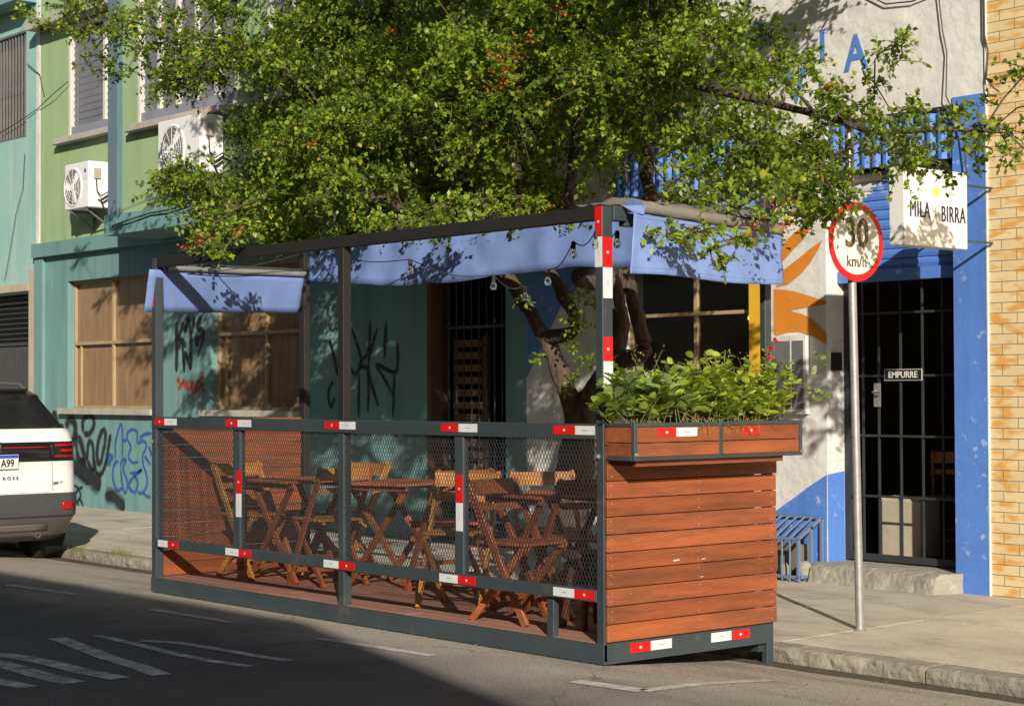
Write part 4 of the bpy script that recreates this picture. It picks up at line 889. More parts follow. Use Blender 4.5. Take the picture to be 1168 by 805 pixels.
t = thing('sprig', (-6.98, 7.88, PZ1-.04), 'thin bare sprig with few leaves leaning out past the planter right end', 'twig'); g = MB(); P, A, B, N, V = [], [], [], [], []
for path in ([(905, 470), (912, 440), (930, 422), (948, 408)], [(912, 440), (925, 446), (943, 452)], [(905, 462), (925, 455), (945, 453)], [(930, 422), (936, 410), (930, 405)]):
    pts = [WX(x_, y_, -6.95) for x_, y_ in path]; g.tube([tuple(q) for q in pts], [.0035-.0022*i/(len(pts)-1) for i in range(len(pts))], 5)
    for i in range(11):
        s = nr.uniform(.3, 1)*(len(pts)-1); i0 = min(int(s), len(pts)-2); q = np.array(pts[i0].lerp(pts[i0+1], s-i0)); out = unit(nr.normal(0, 1, 3)+np.array([0, .6, .3])); side = unit(np.cross(out, nr.normal(0, 1, 3)))
        L = nr.uniform(.025, .05); P.append(q); A.append(out*L); B.append(side*L*.3); N.append(np.cross(side, out)*.002); V.append(nr.uniform(0, .4))
leaf_mesh('leaves', P, A, B, N, V, m_sage, t, 2); g.build('branches', m_twig, t)

# ------------------------------------------------------------------ folding furniture
def mk_chair(label, mw, mb, mat_leg):
    t = thing('folding_chair', (0, 0, 0), label, 'chair', 'folding chairs in the parklet')
    for s in (-1, 1):
        y = s*.20; b = MB(); b.bar((-.25, y, .82), (.23, y, .0), .024, .048, up=(1, 0, .2)); b.build('leg', mat_leg, t, .003)
        y = s*.170; b = MB(); b.bar((.19, y, .44), (-.23, y, .0), .022, .042, up=(1, 0, .2)); b.build('leg', mat_leg, t, .003)
    b = MB()
    for k in range(6): b.box(-.19+k*.068, -.19+k*.068+.056, -.185, .185, .448, .466)
    b.box(-.19, .21, -.155, -.135, .425, .4475); b.box(-.19, .21, .135, .155, .425, .4475); b.build('seat', mw, t, .003)
    b = MB()
    for z, h in ((.775, .088), (.66, .04)):
        b = MB()
        x = -.25+(.82-z)*.585+.012; n = 6
        for i in range(n):
            ya = -.215+.43*i/n; yb = -.215+.43*(i+1)/n; f = lambda y: x-.03*(1-(y/.215)**2)*1
            b.add([(f(ya)-.009, ya, z-h/2), (f(yb)-.009, yb, z-h/2), (f(yb)+.009, yb, z-h/2), (f(ya)+.009, ya, z-h/2), (f(ya)-.013, ya, z+h/2), (f(yb)-.013, yb, z+h/2), (f(yb)+.005, yb, z+h/2), (f(ya)+.005, ya, z+h/2)],
                  [(0, 3, 2, 1), (4, 5, 6, 7), (0, 1, 5, 4), (2, 3, 7, 6)]+([(3, 0, 4, 7)] if i == 0 else [])+([(1, 2, 6, 5)] if i == n-1 else []), 0, .6)
        b.build('backrest_slat', mb, t)
    b = MB(); b.bar((-.12, -.17, .118), (-.12, .17, .118), .02, .03); b.build('stretcher', mat_leg, t, .002); b = MB(); b.bar((.13, -.20, .18), (.13, .20, .18), .02, .03); b.build('stretcher', mat_leg, t, .002)
    return t
def mk_table(label, mt, ml):
    t = thing('folding_table', (0, 0, 0), label, 'table', 'folding tables in the parklet')
    b = MB()
    for k in range(8): b.box(-.30+k*.0755, -.30+k*.0755+.068, -.30, .30, .70, .720)
    b.box(-.28, .28, -.26, -.235, .665, .6995); b.box(-.28, .28, .235, .26, .665, .6995); b.build('tabletop', mt, t, .003)
    for s in (-1, 1):
        b = MB(); b.bar((-.27, s*.222, 0), (.25, s*.222, .68), .022, .045, up=(1, 0, .2)); b.build('leg', ml, t, .003)
        b = MB(); b.bar((.27, s*.196, 0), (-.25, s*.196, .68), .022, .045, up=(1, 0, .2)); b.build('leg', ml, t, .003)
    b = MB(); b.bar((-.2, -.22, .095), (-.2, .22, .095), .02, .035); b.build('stretcher', ml, t, .002); b = MB(); b.bar((.2, -.22, .095), (.2, .22, .095), .02, .035); b.build('stretcher', ml, t, .002); return t
def kids(o): return [c for c in bpy.data.objects if c.parent == o]
def dup(o, loc, rz, label):
    r = o.copy(); C.objects.link(r); r.location = loc; r.rotation_euler = (0, 0, rz); r['label'] = label
    for c in kids(o):
        d = c.copy(); C.objects.link(d); d.parent = r
    return r
m_dkwood = M('dark_worn_wood', (.10, .05, .03), (.055, .03, .022), scale=4, rough=.4, var=.3)
chairs = [  # proto, x, y, rz, label
    ('Y', -11.42, 7.22, 0.08, 'yellow folding chair against the far red boards, leftmost chair in the parklet'),
    ('M', -10.62, 7.32, math.pi-.1, 'red-brown folding chair with a yellow backrest, just left of the steel middle post'),
    ('Y', -10.95, 7.68, -1.45, 'yellow folding chair standing behind the leftmost table'),
    ('R', -9.72, 7.66, 3.0, 'red-brown folding chair behind the second baluster, right of the middle table'),
    ('Y', -9.05, 7.22, -.95, 'yellow folding chair with its wide backrest to the left of the second baluster'),
    ('R', -8.20, 7.42, math.pi-.25, 'red-brown folding chair at the right of the rightmost table'),
    ('M', -8.75, 7.72, -.5, 'yellow-backed folding chair behind the rightmost table'),
    ('R', -8.20, 7.00, .12, 'folding chair with reddish legs crossed in front of the rightmost table')]
pr = {'Y': mk_chair('', m_chY, m_chY, m_chY), 'R': mk_chair('', m_chR, m_chR, m_chR), 'M': mk_chair('', m_chY, m_chY, m_chR)}; used = set()
for k, x, y, rz, lb in chairs:
    if k in used: dup(pr[k], (x, y, ZF+.003), rz, lb)
    else: o = pr[k]; o.location = (x, y, ZF+.003); o.rotation_euler = (0, 0, rz); o['label'] = lb; used.add(k)
tp = mk_table('', m_chR, m_chR); tp.location = (-11.04, 7.32, ZF+.003); tp.rotation_euler = (0, 0, .05); tp['label'] = 'red-brown folding table near the far red boards, leftmost of the parklet tables'
dup(tp, (-10.22, 7.62, ZF+.003), .25, 'red-brown folding table behind the steel middle post, middle one of three')
dup(tp, (-8.42, 7.40, ZF+.003), -.08, 'red-brown folding table near the near end boards, rightmost of the parklet tables')
st = thing('stool', (-7.70, 7.10, ZF+.003), 'round dark stool inside the parklet beside the near steel corner post', 'stool')
b = MB(); b.lathe((-7.70, 7.10, .50), (0, 0, 1), [(.15, 0), (.165, .008), (.165, .03), (.155, .038)], 24); b.build('seat', m_dkwood, st)
for a in range(4):
    c, s = math.cos(a*1.571+.6), math.sin(a*1.571+.6); b = MB(); b.bar((-7.70+c*.16, 7.10+s*.16, .109), (-7.70+c*.10, 7.10+s*.10, .50), .03, .03); b.build('leg', m_dkwood, st, .003)
# two spare chairs inside the bar
dup(pr['Y'], (-8.85, 12.15, .143), 2.2, 'orange folding chair inside the bar seen through the barred gate')['group'] = 'folding chairs inside the bar'
dup(pr['R'], (-8.55, 12.9, .143), 2.6, 'dim red-brown folding chair further back inside the bar, behind the gate')['group'] = 'folding chairs inside the bar'

# ------------------------------------------------------------------ speed sign
bp = G(981, 718, -.022); tpz = 3.12; tp_ = WY(968, 150, bp.y); lean = Vector((tp_.x-bp.x, 0, 0)).x
sp = thing('speed_sign', (bp.x, bp.y, -.025), 'round red-rimmed 30 km/h sign on a leaning galvanised pole', 'road sign')
def pole_at(z): return Vector((bp.x+lean*(z+.02)/(tp_.z+.02), bp.y, z))
b = MB(); b.tube([pole_at(-.03), pole_at(1), pole_at(2), pole_at(3.18)], .026, 14); b.lathe(pole_at(-.028), (0, 0, 1), [(.05, 0), (.04, .008), (.03, .012)], 12); b.build('pole', m_galv, sp)
dc = WY(974, 276, bp.y); dc = Vector((pole_at(dc.z).x+.036, bp.y, dc.z)); nrm = Vector((1, -.06, 0)).normalized(); RD = .245
b = MB(); b.lathe(dc, nrm, [(RD-.004, 0), (RD, .0015), (RD, .004), (RD-.04, .0045)], 48); disc = b.build('sign_disc', m_red, sp)
b = MB(); b.lathe(dc+nrm*.0046, nrm, [(RD-.042, 0), (RD-.043, .0015)], 48); b.build('sign_face', m_signW, disc)
yd = Vector((0, 0, 1)); xd = Vector((-nrm.y*-1*0+.06, 1, 0)).normalized()
m_dig = M('sign_digits', (.035, .028, .02), (.16, .11, .05), scale=22, rough=.5, sharp=.06)
text('speed_digits', '30', m_dig, disc, dc+nrm*.0075+yd*.045, xd, yd, .25, .84, .0012, bold=.006, spacing=1.06)
text('unit_text', 'km/h', m_dig, disc, dc+nrm*.0075-yd*.125, xd, yd, .095, .95, .0012, bold=.001)
b = MB()
for dz in (-.12, .12):
    q = pole_at(dc.z+dz); b.tube([q+Vector((0, 0, -.012)), q+Vector((0, 0, .012))], .031, 12); b.box(q.x, q.x+.043, q.y-.015, q.y+.015, q.z-.012, q.z+.012)
b.build('bracket', m_galv, sp)

# ------------------------------------------------------------------ bar sign
SX = -7.60; s0 = WX(1031, 189, SX); s1 = WX(1103, 195, SX); s2 = WX(1031, 279, SX)
SY0, SY1, SZ0, SZ1 = s0.y, s1.y, s2.z, s0.z; sg2 = thing('hanging_sign', (SX-.06, SY1, SZ0), 'white box sign reading MILA y BIRRA projecting above the door', 'sign')
b = MB(); b.box(SX-.125, SX, SY0, SY1, SZ0, SZ1); cabn = b.build('sign_box', m_panel, sg2, .004)
b = MB(); b.box(SX-.075, SX-.06, SY1, YW-.012, SZ1-.08, SZ1-.065); b.box(SX-.075, SX-.06, SY1, YW-.012, SZ0+.06, SZ0+.075); b.build('bracket', m_steel, sg2)
cy, czz = (SY0+SY1)/2, (SZ0+SZ1)/2; X_ = SX+.001; yx = (0, 1, 0); W_ = SY1-SY0; H_ = SZ1-SZ0
text('lettering', 'MILA', m_ink, sg2, (X_, SY0+W_*.235, SZ0+H_*.455), yx, (0, 0, 1), .155, .60, .0012, dbl=.005, spacing=1.12)
text('lettering', 'BIRRA', m_ink, sg2, (X_, SY0+W_*.765, SZ0+H_*.425), yx, (0, 0, 1), .155, .60, .0012, dbl=.005, spacing=1.12)
text('lettering', 'PASTA', m_inkG, sg2, (X_, SY0+W_*.29, SZ0+H_*.72), yx, (0, 0, 1), .035, .75, .001, spacing=1.35)
text('lettering', 'BAR', m_inkG, sg2, (X_, SY0+W_*.75, SZ0+H_*.70), yx, (0, 0, 1), .035, .75, .001, spacing=1.5)
b = MB()
def ribX(pts, wd, off):
    P_ = [Vector((p[0], p[1])) for p in pts]
    for i in range(len(P_)-1):
        d = (P_[i+1]-P_[i]).normalized(); nn = Vector((-d.y, d.x))*wd/2
        q = [P_[i]+nn, P_[i]-nn, P_[i+1]-nn, P_[i+1]+nn]; b.add([(SX+off+i*.00012, k.x, k.y) for k in q], [(0, 1, 2, 3)], 0, .5)
def sq(u, v): return (SY0+W_*u, SZ0+H_*v)
ribX([sq(.435, .50), sq(.45, .46), sq(.475, .455), sq(.49, .51), sq(.485, .44), sq(.46, .34), sq(.425, .25), sq(.405, .23), sq(.405, .27), sq(.44, .33), sq(.50, .42)], .010, .0014)
b.build('script_letter', m_inkG, sg2)
b = MB(); cc = Vector((SX+.0005, *sq(.50, .715))); b.lathe(cc, (1, 0, 0), [(.026, 0), (.026, .0015)], 20); b.build('sun_emblem', m_sunY, sg2)
b = MB()
for k in range(16):
    a = k*math.pi/8; d = Vector((0, math.cos(a), math.sin(a))); b.bar(cc+d*.030+Vector((.001, 0, 0)), cc+d*(.046 if k % 2 else .040)+Vector((.001, 0, 0)), .0035, .0012, up=(1, 0, 0))
b.build('sun_rays', m_sunY, sg2)

# ------------------------------------------------------------------ air conditioners
def ac(x0, x1, yf, yb, z0, z1, label, dull=False):
    t = thing('air_conditioner', ((x0+x1)/2, yb, z0), label, 'air conditioner', 'air conditioner units on the green facade'); w_ = x1-x0; h_ = z1-z0
    b = MB(); b.box(x0, x1, yf, yb-.06, z0, z1); cs = b.build('casing', m_ac, t, .012)
    c = Vector((x0+w_*.36, yf, z0+h_*.48)); r = h_*.43
    b = MB(); b.lathe(c+Vector((0, -.0005, 0)), (0, -1, 0), [(r, 0), (r, .006), (r*.93, .012), (r*.9, .004), (r*.9, .002)], 32); b.lathe(c+Vector((0, -.004, 0)), (0, -1, 0), [(r*.88, 0), (r*.88, .002)], 32, 1)
    fr = b.build('fan_grille', [m_ac, m_grey], t)
    b = MB()
    for k in range(5): 
        rr = r*(.2+.17*k); pts = [c+Vector((rr*math.cos(a*math.pi/14), -.013, rr*math.sin(a*math.pi/14))) for a in range(29)]; b.tube(pts, .0028, 4, cap=False)
    for a in range(12): d = Vector((math.cos(a*math.pi/6), 0, math.sin(a*math.pi/6))); b.tube([c+Vector((0, -.013, 0))+d*r*.15, c+Vector((0, -.013, 0))+d*r*.9], .0028, 4)
    b.lathe(c+Vector((0, -.010, 0)), (0, -1, 0), [(r*.17, 0), (r*.15, .01)], 16); b.build('grille_wires', m_ac, fr)
    b = MB()
    for a in range(3):
        an = a*2.094+.5; d = Vector((math.cos(an), 0, math.sin(an))); e = Vector((-d.z, 0, d.x)); b.add([c+d*r*.12+Vector((0, -.008, 0)), c+d*r*.8+e*r*.1+Vector((0, -.007, 0)), c+d*r*.75+e*r*.5+Vector((0, -.009, 0)), c+d*r*.2+e*r*.3+Vector((0, -.009, 0))], [(0, 1, 2, 3)], 0, .5)
    b.build('fan_blades', m_ac, fr)
    b = MB(); cl = Vector((x0+w_*.86, yf-.0005, z0+h_*.80)); b.lathe(cl, (0, -1, 0), [(.03, 0), (.03, .002)], 16); lg = b.build('round_badge', M('badge_magenta', (.30, .10, .16) if not dull else (.5, .48, .48)), t)
    text('badge_text', 'LG', m_inkG, t, (x0+w_*.86, yf-.001, z0+h_*.64), (1, 0, 0), (0, 0, 1), .07, .9, .001)
    b = MB(); b.box(x1+.0005, x1+.02, yf+.07, yf+.16, z0+h_*.62, z0+h_*.85); b.build('valve_cover', m_beige, t, .004)
    b = MB(); pts = [Vector((x1+.012, yf+.10, z0+h_*.62)), Vector((x1+.03, yf+.10, z0+h_*.35)), Vector((x1+.06, yf+.14, z0+h_*.24)), Vector((x1+.05, yf+.24, z0+h_*.34)), Vector((x1+.02, yb+.0, z0+h_*.30))]
    b.tube(pts, .008, 6); b.tube([p+Vector((.01, 0, -.05)) for p in pts[2:]], .014, 6); b.tube([Vector((x1+.005, yf+.13, z0+.10)), Vector((x1+.05, yf+.14, z0+.09)), Vector((x1+.05, yf+.2, z0-.03)), Vector((x1+.15, yb-.02, z0-.10))], .009, 6); b.build('pipes', m_black, t)
    b = MB()
    for x in (x0+.1, x1-.12): b.box(x, x+.03, yf+.02, yb-.003, z0-.035, z0-.002); b.bar((x+.015, yf+.05, z0-.03), (x+.015, yb-.01, z0-.22), .02, .02); b.box(x, x+.03, yb-.02, yb-.002, z0-.25, z0-.035)
    b.build('wall_bracket', m_grey, t)
q = [WY(px, py, 10.6) for px, py in ((74, 190), (101, 184), (101, 236))]
ac(q[0].x, q[1].x, 10.6, YW, q[2].z, q[1].z+.01, 'white air conditioner unit mounted left of the slate pilaster')
q = [WY(px, py, 9.85) for px, py in ((180, 140), (228, 130), (228, 196))]
ac(q[0].x, q[1].x, 9.85, YB, q[2].z, q[1].z+.01, 'white air conditioner unit under the wide louvred window, half behind branches', True)

# ------------------------------------------------------------------ wall cage near the step
cg = thing('vent_cage', (-9.5, YW, 0), 'blue-grey iron bar cage with sloping top against the wall beside the step', 'cage')
CX0, CX1, CY, CZ, CT = -10.1, -9.235, 10.66, .32, .47
b = MB(); x = CX0
while x < CX1+.01: b.tube([(x, CY, .0), (x, CY, CZ), (x, YW-.02, CT)], .008, 6); x += .078
b.build('cage_bars', m_cageB, cg)
b = MB()
for p, q_ in (((CX0, CY, CZ), (CX1, CY, CZ)), ((CX0, YW-.02, CT), (CX1, YW-.02, CT)), ((CX0, CY, .03), (CX1, CY, .03)), ((CX1, YW-.02, 0), (CX1, YW-.02, CT)), ((CX1, CY, .0), (CX1, CY, CZ)), ((CX1, CY, .03), (CX1, YW-.02, .03)), ((CX1, CY, CZ), (CX1, YW-.02, CT)), ((CX1, (CY+YW)/2, .0), (CX1, (CY+YW)/2, .41))): b.bar(p, q_, .022, .022)
b.build('cage_frame', m_cageB, cg)
b = MB(); b.box(CX0+.05, CX1-.12, YW-.12, YW-.004, .02, .26); tag(b.build('vent_hood', m_dark, None, .01, org=(-9.6, YW, .02)), 'dark low vent hood inside the blue-grey bar cage', 'vent')
rg = MB()
for (x, y, r) in ((-9.28, 10.78, .085), (-9.45, 10.75, .07)):
    me = MB(); n_ = 10; prof = [(r*.75*math.sin(math.pi*(i+.3)/(n_+.6)), r*(1-math.cos(math.pi*i/n_))) for i in range(n_+1)]
    me.lathe((x, y, -.02), (0, 0, 1), prof, 12); me.v = [(v[0]+mnoise.noise(Vector(v)*14)*.02, v[1]+mnoise.noise(Vector(v)*11+Vector((4, 0, 0)))*.02, v[2]+mnoise.noise(Vector(v)*9)*.015) for v in me.v]
    tag(me.build('stone', m_kerb, None, org=(x, y, -.02)), 'rounded pale stone inside the bar cage, %s of the two' % ('nearer the door' if x > -9.4 else 'further from the door'), 'stone', 'stones in the bar cage')

# ------------------------------------------------------------------ cables
def cable(pts, r, label, name='cable'):
    b = MB(); b.tube(pts, r, 5); o = b.build(name, m_cable, None, org=pts[0]); tag(o, label, 'cable'); return o
P = lambda x, y, Y=YW-.03: tuple(WY(x, y, Y))
cable([P(31, 73), P(45, 85), P(47, 95), P(50, 108)], .006, 'short loose black wire hooked at the corner of the turquoise building')
cable([P(78, 93, YW-.05), P(60, 108, YW-.08), P(42, 125), P(20, 140), P(0, 152)], .006, 'black wire sagging left from the narrow louvred window')
cable([P(28, 175), P(26, 215), P(18, 245), P(10, 294), P(5, 320)], .004, 'thin grey wire down the turquoise wall')
cable([P(1122, -10, YW-.03), P(1123, 40, YW-.035), P(1127, 60, YW-.02), P(1125, 90, YW-.03), P(1133, 100, YW-.05), P(1140, 105, YW-.03)], .006, 'black cable hanging at the top edge of the brick tiles')
cable([P(1070, -10), P(1075, 35), P(1080, 60), P(1079, 110, YW-.05), P(1098, 150, YW-.06), P(1103, 200, YW-.05)], .005, 'thin cable down the white wall to the box sign')
cable([P(985, -8), P(1010, 5), P(1040, 2), P(1065, -8)], .006, 'drooping cable across the top of the white wall')
cable([P(128, 258, YB-.09), P(150, 250, YB-.10), P(172, 243, YB-.09), P(190, 240, YB-.1), P(230, 228, YB-.09), P(300, 212, YB-.09)], .010, 'brown pipe running along the edge of the green facade slab')

# ------------------------------------------------------------------ car
CR, CYc, GZ = -15.62, 7.165, -.115
car = thing('parked_car', (CR-2.1, CYc, GZ), 'white SUV with black roof parked by the kerb at the left edge', 'car')
rows = [(.20, .22, .25, .74), (.26, .10, .12, .80), (.42, .03, .03, .855), (.44, .005, .02, .865), (.60, .0, .0, .872), (.64, .015, .0, .872), (.645, .035, .01, .868), (.80, .05, .01, .872), (.93, .06, .01, .874),
        (.935, .058, .01, .874), (1.11, .075, .05, .870), (1.115, .08, .05, .868), (1.20, .11, .12, .855), (1.235, .16, 1.0, .835), (1.27, .19, 1.15, .80), (1.38, .29, 1.35, .745), (1.50, .38, 1.62, .675), (1.545, .36, 1.80, .64), (1.585, .42, 2.0, .58), (1.605, .8, 2.3, .42)]
L_ = 4.15
def ring(z, ri, fi, hw, rc=.20, n=8):
    xr_, xf = CR-ri, CR-L_+fi; rc = min(rc, hw*.5); pts = []
    for cx, cy, a0 in ((xr_-rc, CYc+hw-rc, math.pi/2), (xr_-rc, CYc-hw+rc, 0)):
        for k in range(n+1):
            a = a0-k*math.pi/2/n; bx = math.copysign(abs(math.cos(a))**.75, math.cos(a)); by = math.copysign(abs(math.sin(a))**.75, math.sin(a)); pts.append((cx+rc*bx, cy+rc*by, GZ+z))
    for cx, cy, a0 in ((xf+rc, CYc-hw+rc, -math.pi/2), (xf+rc, CYc+hw-rc, -math.pi)):
        for k in range(n+1): a = a0-k*math.pi/2/n; pts.append((cx+rc*math.cos(a), cy+rc*math.sin(a), GZ+z))
    return pts
R_ = [ring(*r) for r in [(a_, b_2, c_2, d_*.945) for a_, b_2, c_2, d_ in rows]]; nv = len(R_[0]); b = MB(); fs = []; mi = []
for i in range(len(R_)-1):
    z = (rows[i][0]+rows[i+1][0])/2
    for k in range(nv):
        k2 = (k+1) % nv; fs.append((i*nv+k, (i)*nv+k2, (i+1)*nv+k2, (i+1)*nv+k)[::-1])
        rear = k < 18-0 and R_[i][k][0] > CR-.42 if k < 18 else False
        if z > 1.235: m_ = 1
        elif .935 < z < 1.115 and rear: m_ = 1
        elif z < .43: m_ = 2 if z < .3 else 3
        elif z < .645: m_ = 2
        else: m_ = 0
        mi.append(m_)
vs = [p for r in R_ for p in r]; fs.append(tuple((len(R_)-1)*nv+k for k in range(nv))[::-1]); mi.append(1); fs.append(tuple(range(nv))); mi.append(4)
b.add(vs, fs, mi, .5, True); body = b.build('body', [m_carW, m_carB, m_carG, m_carS, m_black], car)
def on_rear(y, z, off=.004):             # x of rear surface at height z
    for i in range(len(rows)-1):
        if rows[i][0] <= z <= rows[i+1][0]:
            t = (z-rows[i][0])/(rows[i+1][0]-rows[i][0]); ri = lerp(rows[i][1], rows[i+1][1], t); hw = .945*lerp(rows[i][3], rows[i+1][3], t); break
    d = abs(y)-(hw-.20); x = CR-ri
    if d > 0: d = min(d, .199); x -= .20-.20*(1-(d/.20)**2.667)**.375
    return x+off
def rear_patch(name, mat, ya, yb, za, zb, off, n=10, parent=body, taper=0):
    b = MB(); vs = []
    for i in range(n+1):
        for j in range(5):
            y = lerp(ya, yb, i/n); z = lerp(za+taper*i/n, zb, j/4); vs.append((on_rear(y, z, off), CYc+y, GZ+z))
    b.add(vs, [(i*5+j, (i+1)*5+j, (i+1)*5+j+1, i*5+j+1) for i in range(n) for j in range(4)], 0, .5, True); o = b.build(name, mat, parent); s = o.modifiers.new('solid', 'SOLIDIFY'); s.thickness = .006; return o
for s in (1, -1):
    tl = rear_patch('tail_lamp', m_carB, s*.53, s*.80, .955, 1.105, .008); 
    b_ = MB()
    for (ya, yb, za, zb) in ((.57, .795, 1.075, 1.095), (.57, .795, .975, .99), (.63, .785, 1.02, 1.045)):
        vs = []
        for i in range(9):
            for z in (za, zb): y = lerp(ya, yb, i/8); vs.append((on_rear(y, z, .013), CYc+s*y, GZ+z))
        b_.add(vs, [(2*i, 2*i+2, 2*i+3, 2*i+1) for i in range(8)], 0, .5)
    b_.build('lamp_lens', m_lamp, tl)
    rear_patch('bumper_reflector', m_lamp, s*.62, s*.75, .49, .56, .006, 5)
rear_patch('light_bar', m_lamp, -.54, .54, 1.062, 1.072, .006, 8)
rear_patch('lower_trim', m_carS, -.5, .5, .30, .36, .012, 8); rear_patch('plate_recess', M('car_panel_line', (.30, .30, .30)), -.52, .52, .652, .656, .001, 12)
rear_patch('hatch_line', M('car_panel_line2', (.30, .30, .30)), .54, .548, .66, .93, .001, 2)
b = MB(); b.lathe((on_rear(0, 1.085, .004), CYc, GZ+1.075), (1, 0, .1), [(.062, 0), (.062, .008), (.055, .012)], 24); em = b.build('emblem', m_chrome, body)
b = MB(); cx = on_rear(0, 1.085, .004)+.0125; cc = Vector((cx, CYc, GZ+1.076))
b.lathe(cc-Vector((.0, 0, 0)), (1, 0, .1), [(.052, 0), (.052, .0012)], 20, 1)
for pts in ([(-.028, .040), (0, -.002), (.028, .040)], [(-.042, .018), (-.02, -.038), (0, .0), (.02, -.038), (.042, .018)]):
    for p_, q_ in zip(pts[:-1], pts[1:]): b.bar(cc+Vector((.003, p_[0], p_[1])), cc+Vector((.003, q_[0], q_[1])), .007, .003, up=(1, 0, 0))
b.build('emblem_letters', [m_chrome, m_carB], em)
PXp = CR-.040; b = MB(); b.box(PXp, PXp+.012, CYc-.20, CYc+.20, GZ+.876, GZ+1.006); b.box(PXp+.0125, PXp+.014, CYc-.197, CYc+.197, GZ+.974, GZ+1.003, 1); pl = b.build('number_plate', [m_signW, m_plateB], body)
text('plate_text', 'A99', m_inkB, pl, (PXp+.0135, CYc+.095, GZ+.925), (0, 1, 0), (0, 0, 1), .098, .78, .001, bold=.002)
text('badge_lettering', '200 TSI', m_grey, body, (on_rear(.60, .735, .004)+.004, CYc+.60, GZ+.735), (-.22, 1, 0), (0, 0, 1), .034, 1.2, .001, bold=.001)
text('badge_lettering', 'R O S S', m_grey, body, (on_rear(.1, .80, .004)+.004, CYc+.13, GZ+.79), (0, 1, 0), (0, 0, 1), .040, 1.2, .001, bold=.002)
for s in (1, -1):
    b = MB(); b.tube([(CR-.75, CYc+s*.60, GZ+1.60), (CR-.85, CYc+s*.60, GZ+1.645), (CR-1.7, CYc+s*.61, GZ+1.665), (CR-2.3, CYc+s*.58, GZ+1.60)], .016, 8); b.build('roof_rail', m_carS, body)
    for xw in (-.62, -3.25):
        b = MB(); b.lathe((CR+xw, CYc+s*.61, GZ+.335), (0, s, 0), [(.30, -.02), (.33, .0), (.335, .05), (.335, .15), (.32, .20), (.21, .205), (.20, .17)], 30); wh = b.build('wheel', m_black, car)
        b = MB(); b.lathe((CR+xw, CYc+s*.61, GZ+.335), (0, s, 0), [(.20, .165), (.205, .20), (.06, .18), (.05, .20)], 20); b.build('rim', m_carS, wh)
b = MB(); b.lathe((CR-.20, CYc+.42, GZ+.27), (1, 0, -.1), [(.028, 0), (.028, .12), (.022, .12), (.022, .05)], 12); b.build('exhaust_pipe', m_carS, car)
b = MB(); b.box(CR-.56, CR-.38, CYc-.46, CYc+.46, GZ+1.57, GZ+1.605); b.build('roof_spoiler', m_carB, body, .01)

# ------------------------------------------------------------------ tree
tr = thing('street_tree', (-9.6, 8.75, -.02), 'broad street tree with forked trunk and dense crown over the parklet', 'tree')
nodes = [];   # (pos, parent, is_main, radius)
def addchain(pts, rads, par=None):
    ids = []
    for p, r in zip(pts, rads):
        if par is not None and (Vector(p)-nodes[par][0]).length < 1e-4: ids.append(par); continue
        nodes.append([Vector(p), par, True, r]); par = len(nodes)-1; ids.append(par)
    return ids
def PT(x, y, Y): return WY(x, y, Y)
tk = addchain([Vector((-9.62, 8.78, -.05)), PT(652, 600, 8.76), PT(655, 545, 8.74), PT(662, 490, 8.72), PT(676, 455, 8.72)], [.17, .145, .125, .115, .11])
A_ = addchain([nodes[tk[3]][0], PT(645, 440, 8.6), PT(622, 385, 8.55), PT(598, 345, 8.5), PT(570, 300, 8.5), PT(540, 230, 8.8), PT(500, 150, 9.2), PT(440, 90, 9.4)], [.095, .062, .055, .05, .055, .045, .035, .025], tk[3])
A2 = addchain([nodes[A_[2]][0], PT(655, 375, 8.5), PT(640, 330, 8.45), PT(615, 290, 8.5), PT(590, 220, 8.8), PT(585, 130, 9.2), PT(560, 30, 9.4)], [.052, .045, .04, .038, .042, .035, .025], A_[2])
B_ = addchain([nodes[tk[4]][0], PT(700, 410, 8.75), PT(706, 365, 8.8), PT(700, 325, 8.8), PT(675, 285, 8.8), PT(650, 230, 8.9), PT(660, 120, 9.0), PT(650, 20, 9.1)], [.115, .08, .068, .06, .052, .045, .038, .03], tk[4])
Cc = addchain([nodes[B_[1]][0], PT(735, 400, 8.6), PT(722, 345, 8.6), PT(716, 300, 8.7), PT(738, 240, 8.8), PT(738, 190, 8.9), PT(730, 120, 8.9), PT(760, 90, 8.8), PT(850, 75, 8.7)], [.08, .052, .048, .048, .05, .046, .036, .03, .02], B_[1])
D_ = addchain([nodes[B_[3]][0], PT(660, 318, 8.4), PT(690, 290, 8.2), PT(760, 270, 8.0), PT(830, 255, 7.9)], [.06, .045, .04, .035, .02], B_[3])
E_ = addchain([nodes[A_[4]][0], PT(515, 275, 8.3), PT(430, 225, 8.3), PT(340, 215, 8.0), PT(270, 238, 7.2)], [.045, .034, .026, .018, .010], A_[4])
F_ = addchain([nodes[Cc[7]][0], PT(930, 130, 8.6), PT(1000, 150, 8.6), PT(1070, 148, 8.7), PT(1120, 150, 8.8)], [.035, .022, .018, .013, .009], Cc[7])
G_ = addchain([nodes[A_[6]][0], PT(400, 90, 9.3), PT(320, 60, 9.0), PT(230, 45, 8.4), PT(150, 25, 8.0)], [.03, .022, .016, .012, .008], A_[6])
clumps = []
HOLES = [(717, 190, 44, 34), (905, 100, 30, 26), (973, 55, 30, 28), (205, 160, 48, 40), (780, 118, 30, 24), (250, 120, 50, 26), (325, 110, 34, 22), (640, 190, 20, 40), (860, 55, 26, 22), (380, 245, 40, 16), (980, 282, 46, 52)]
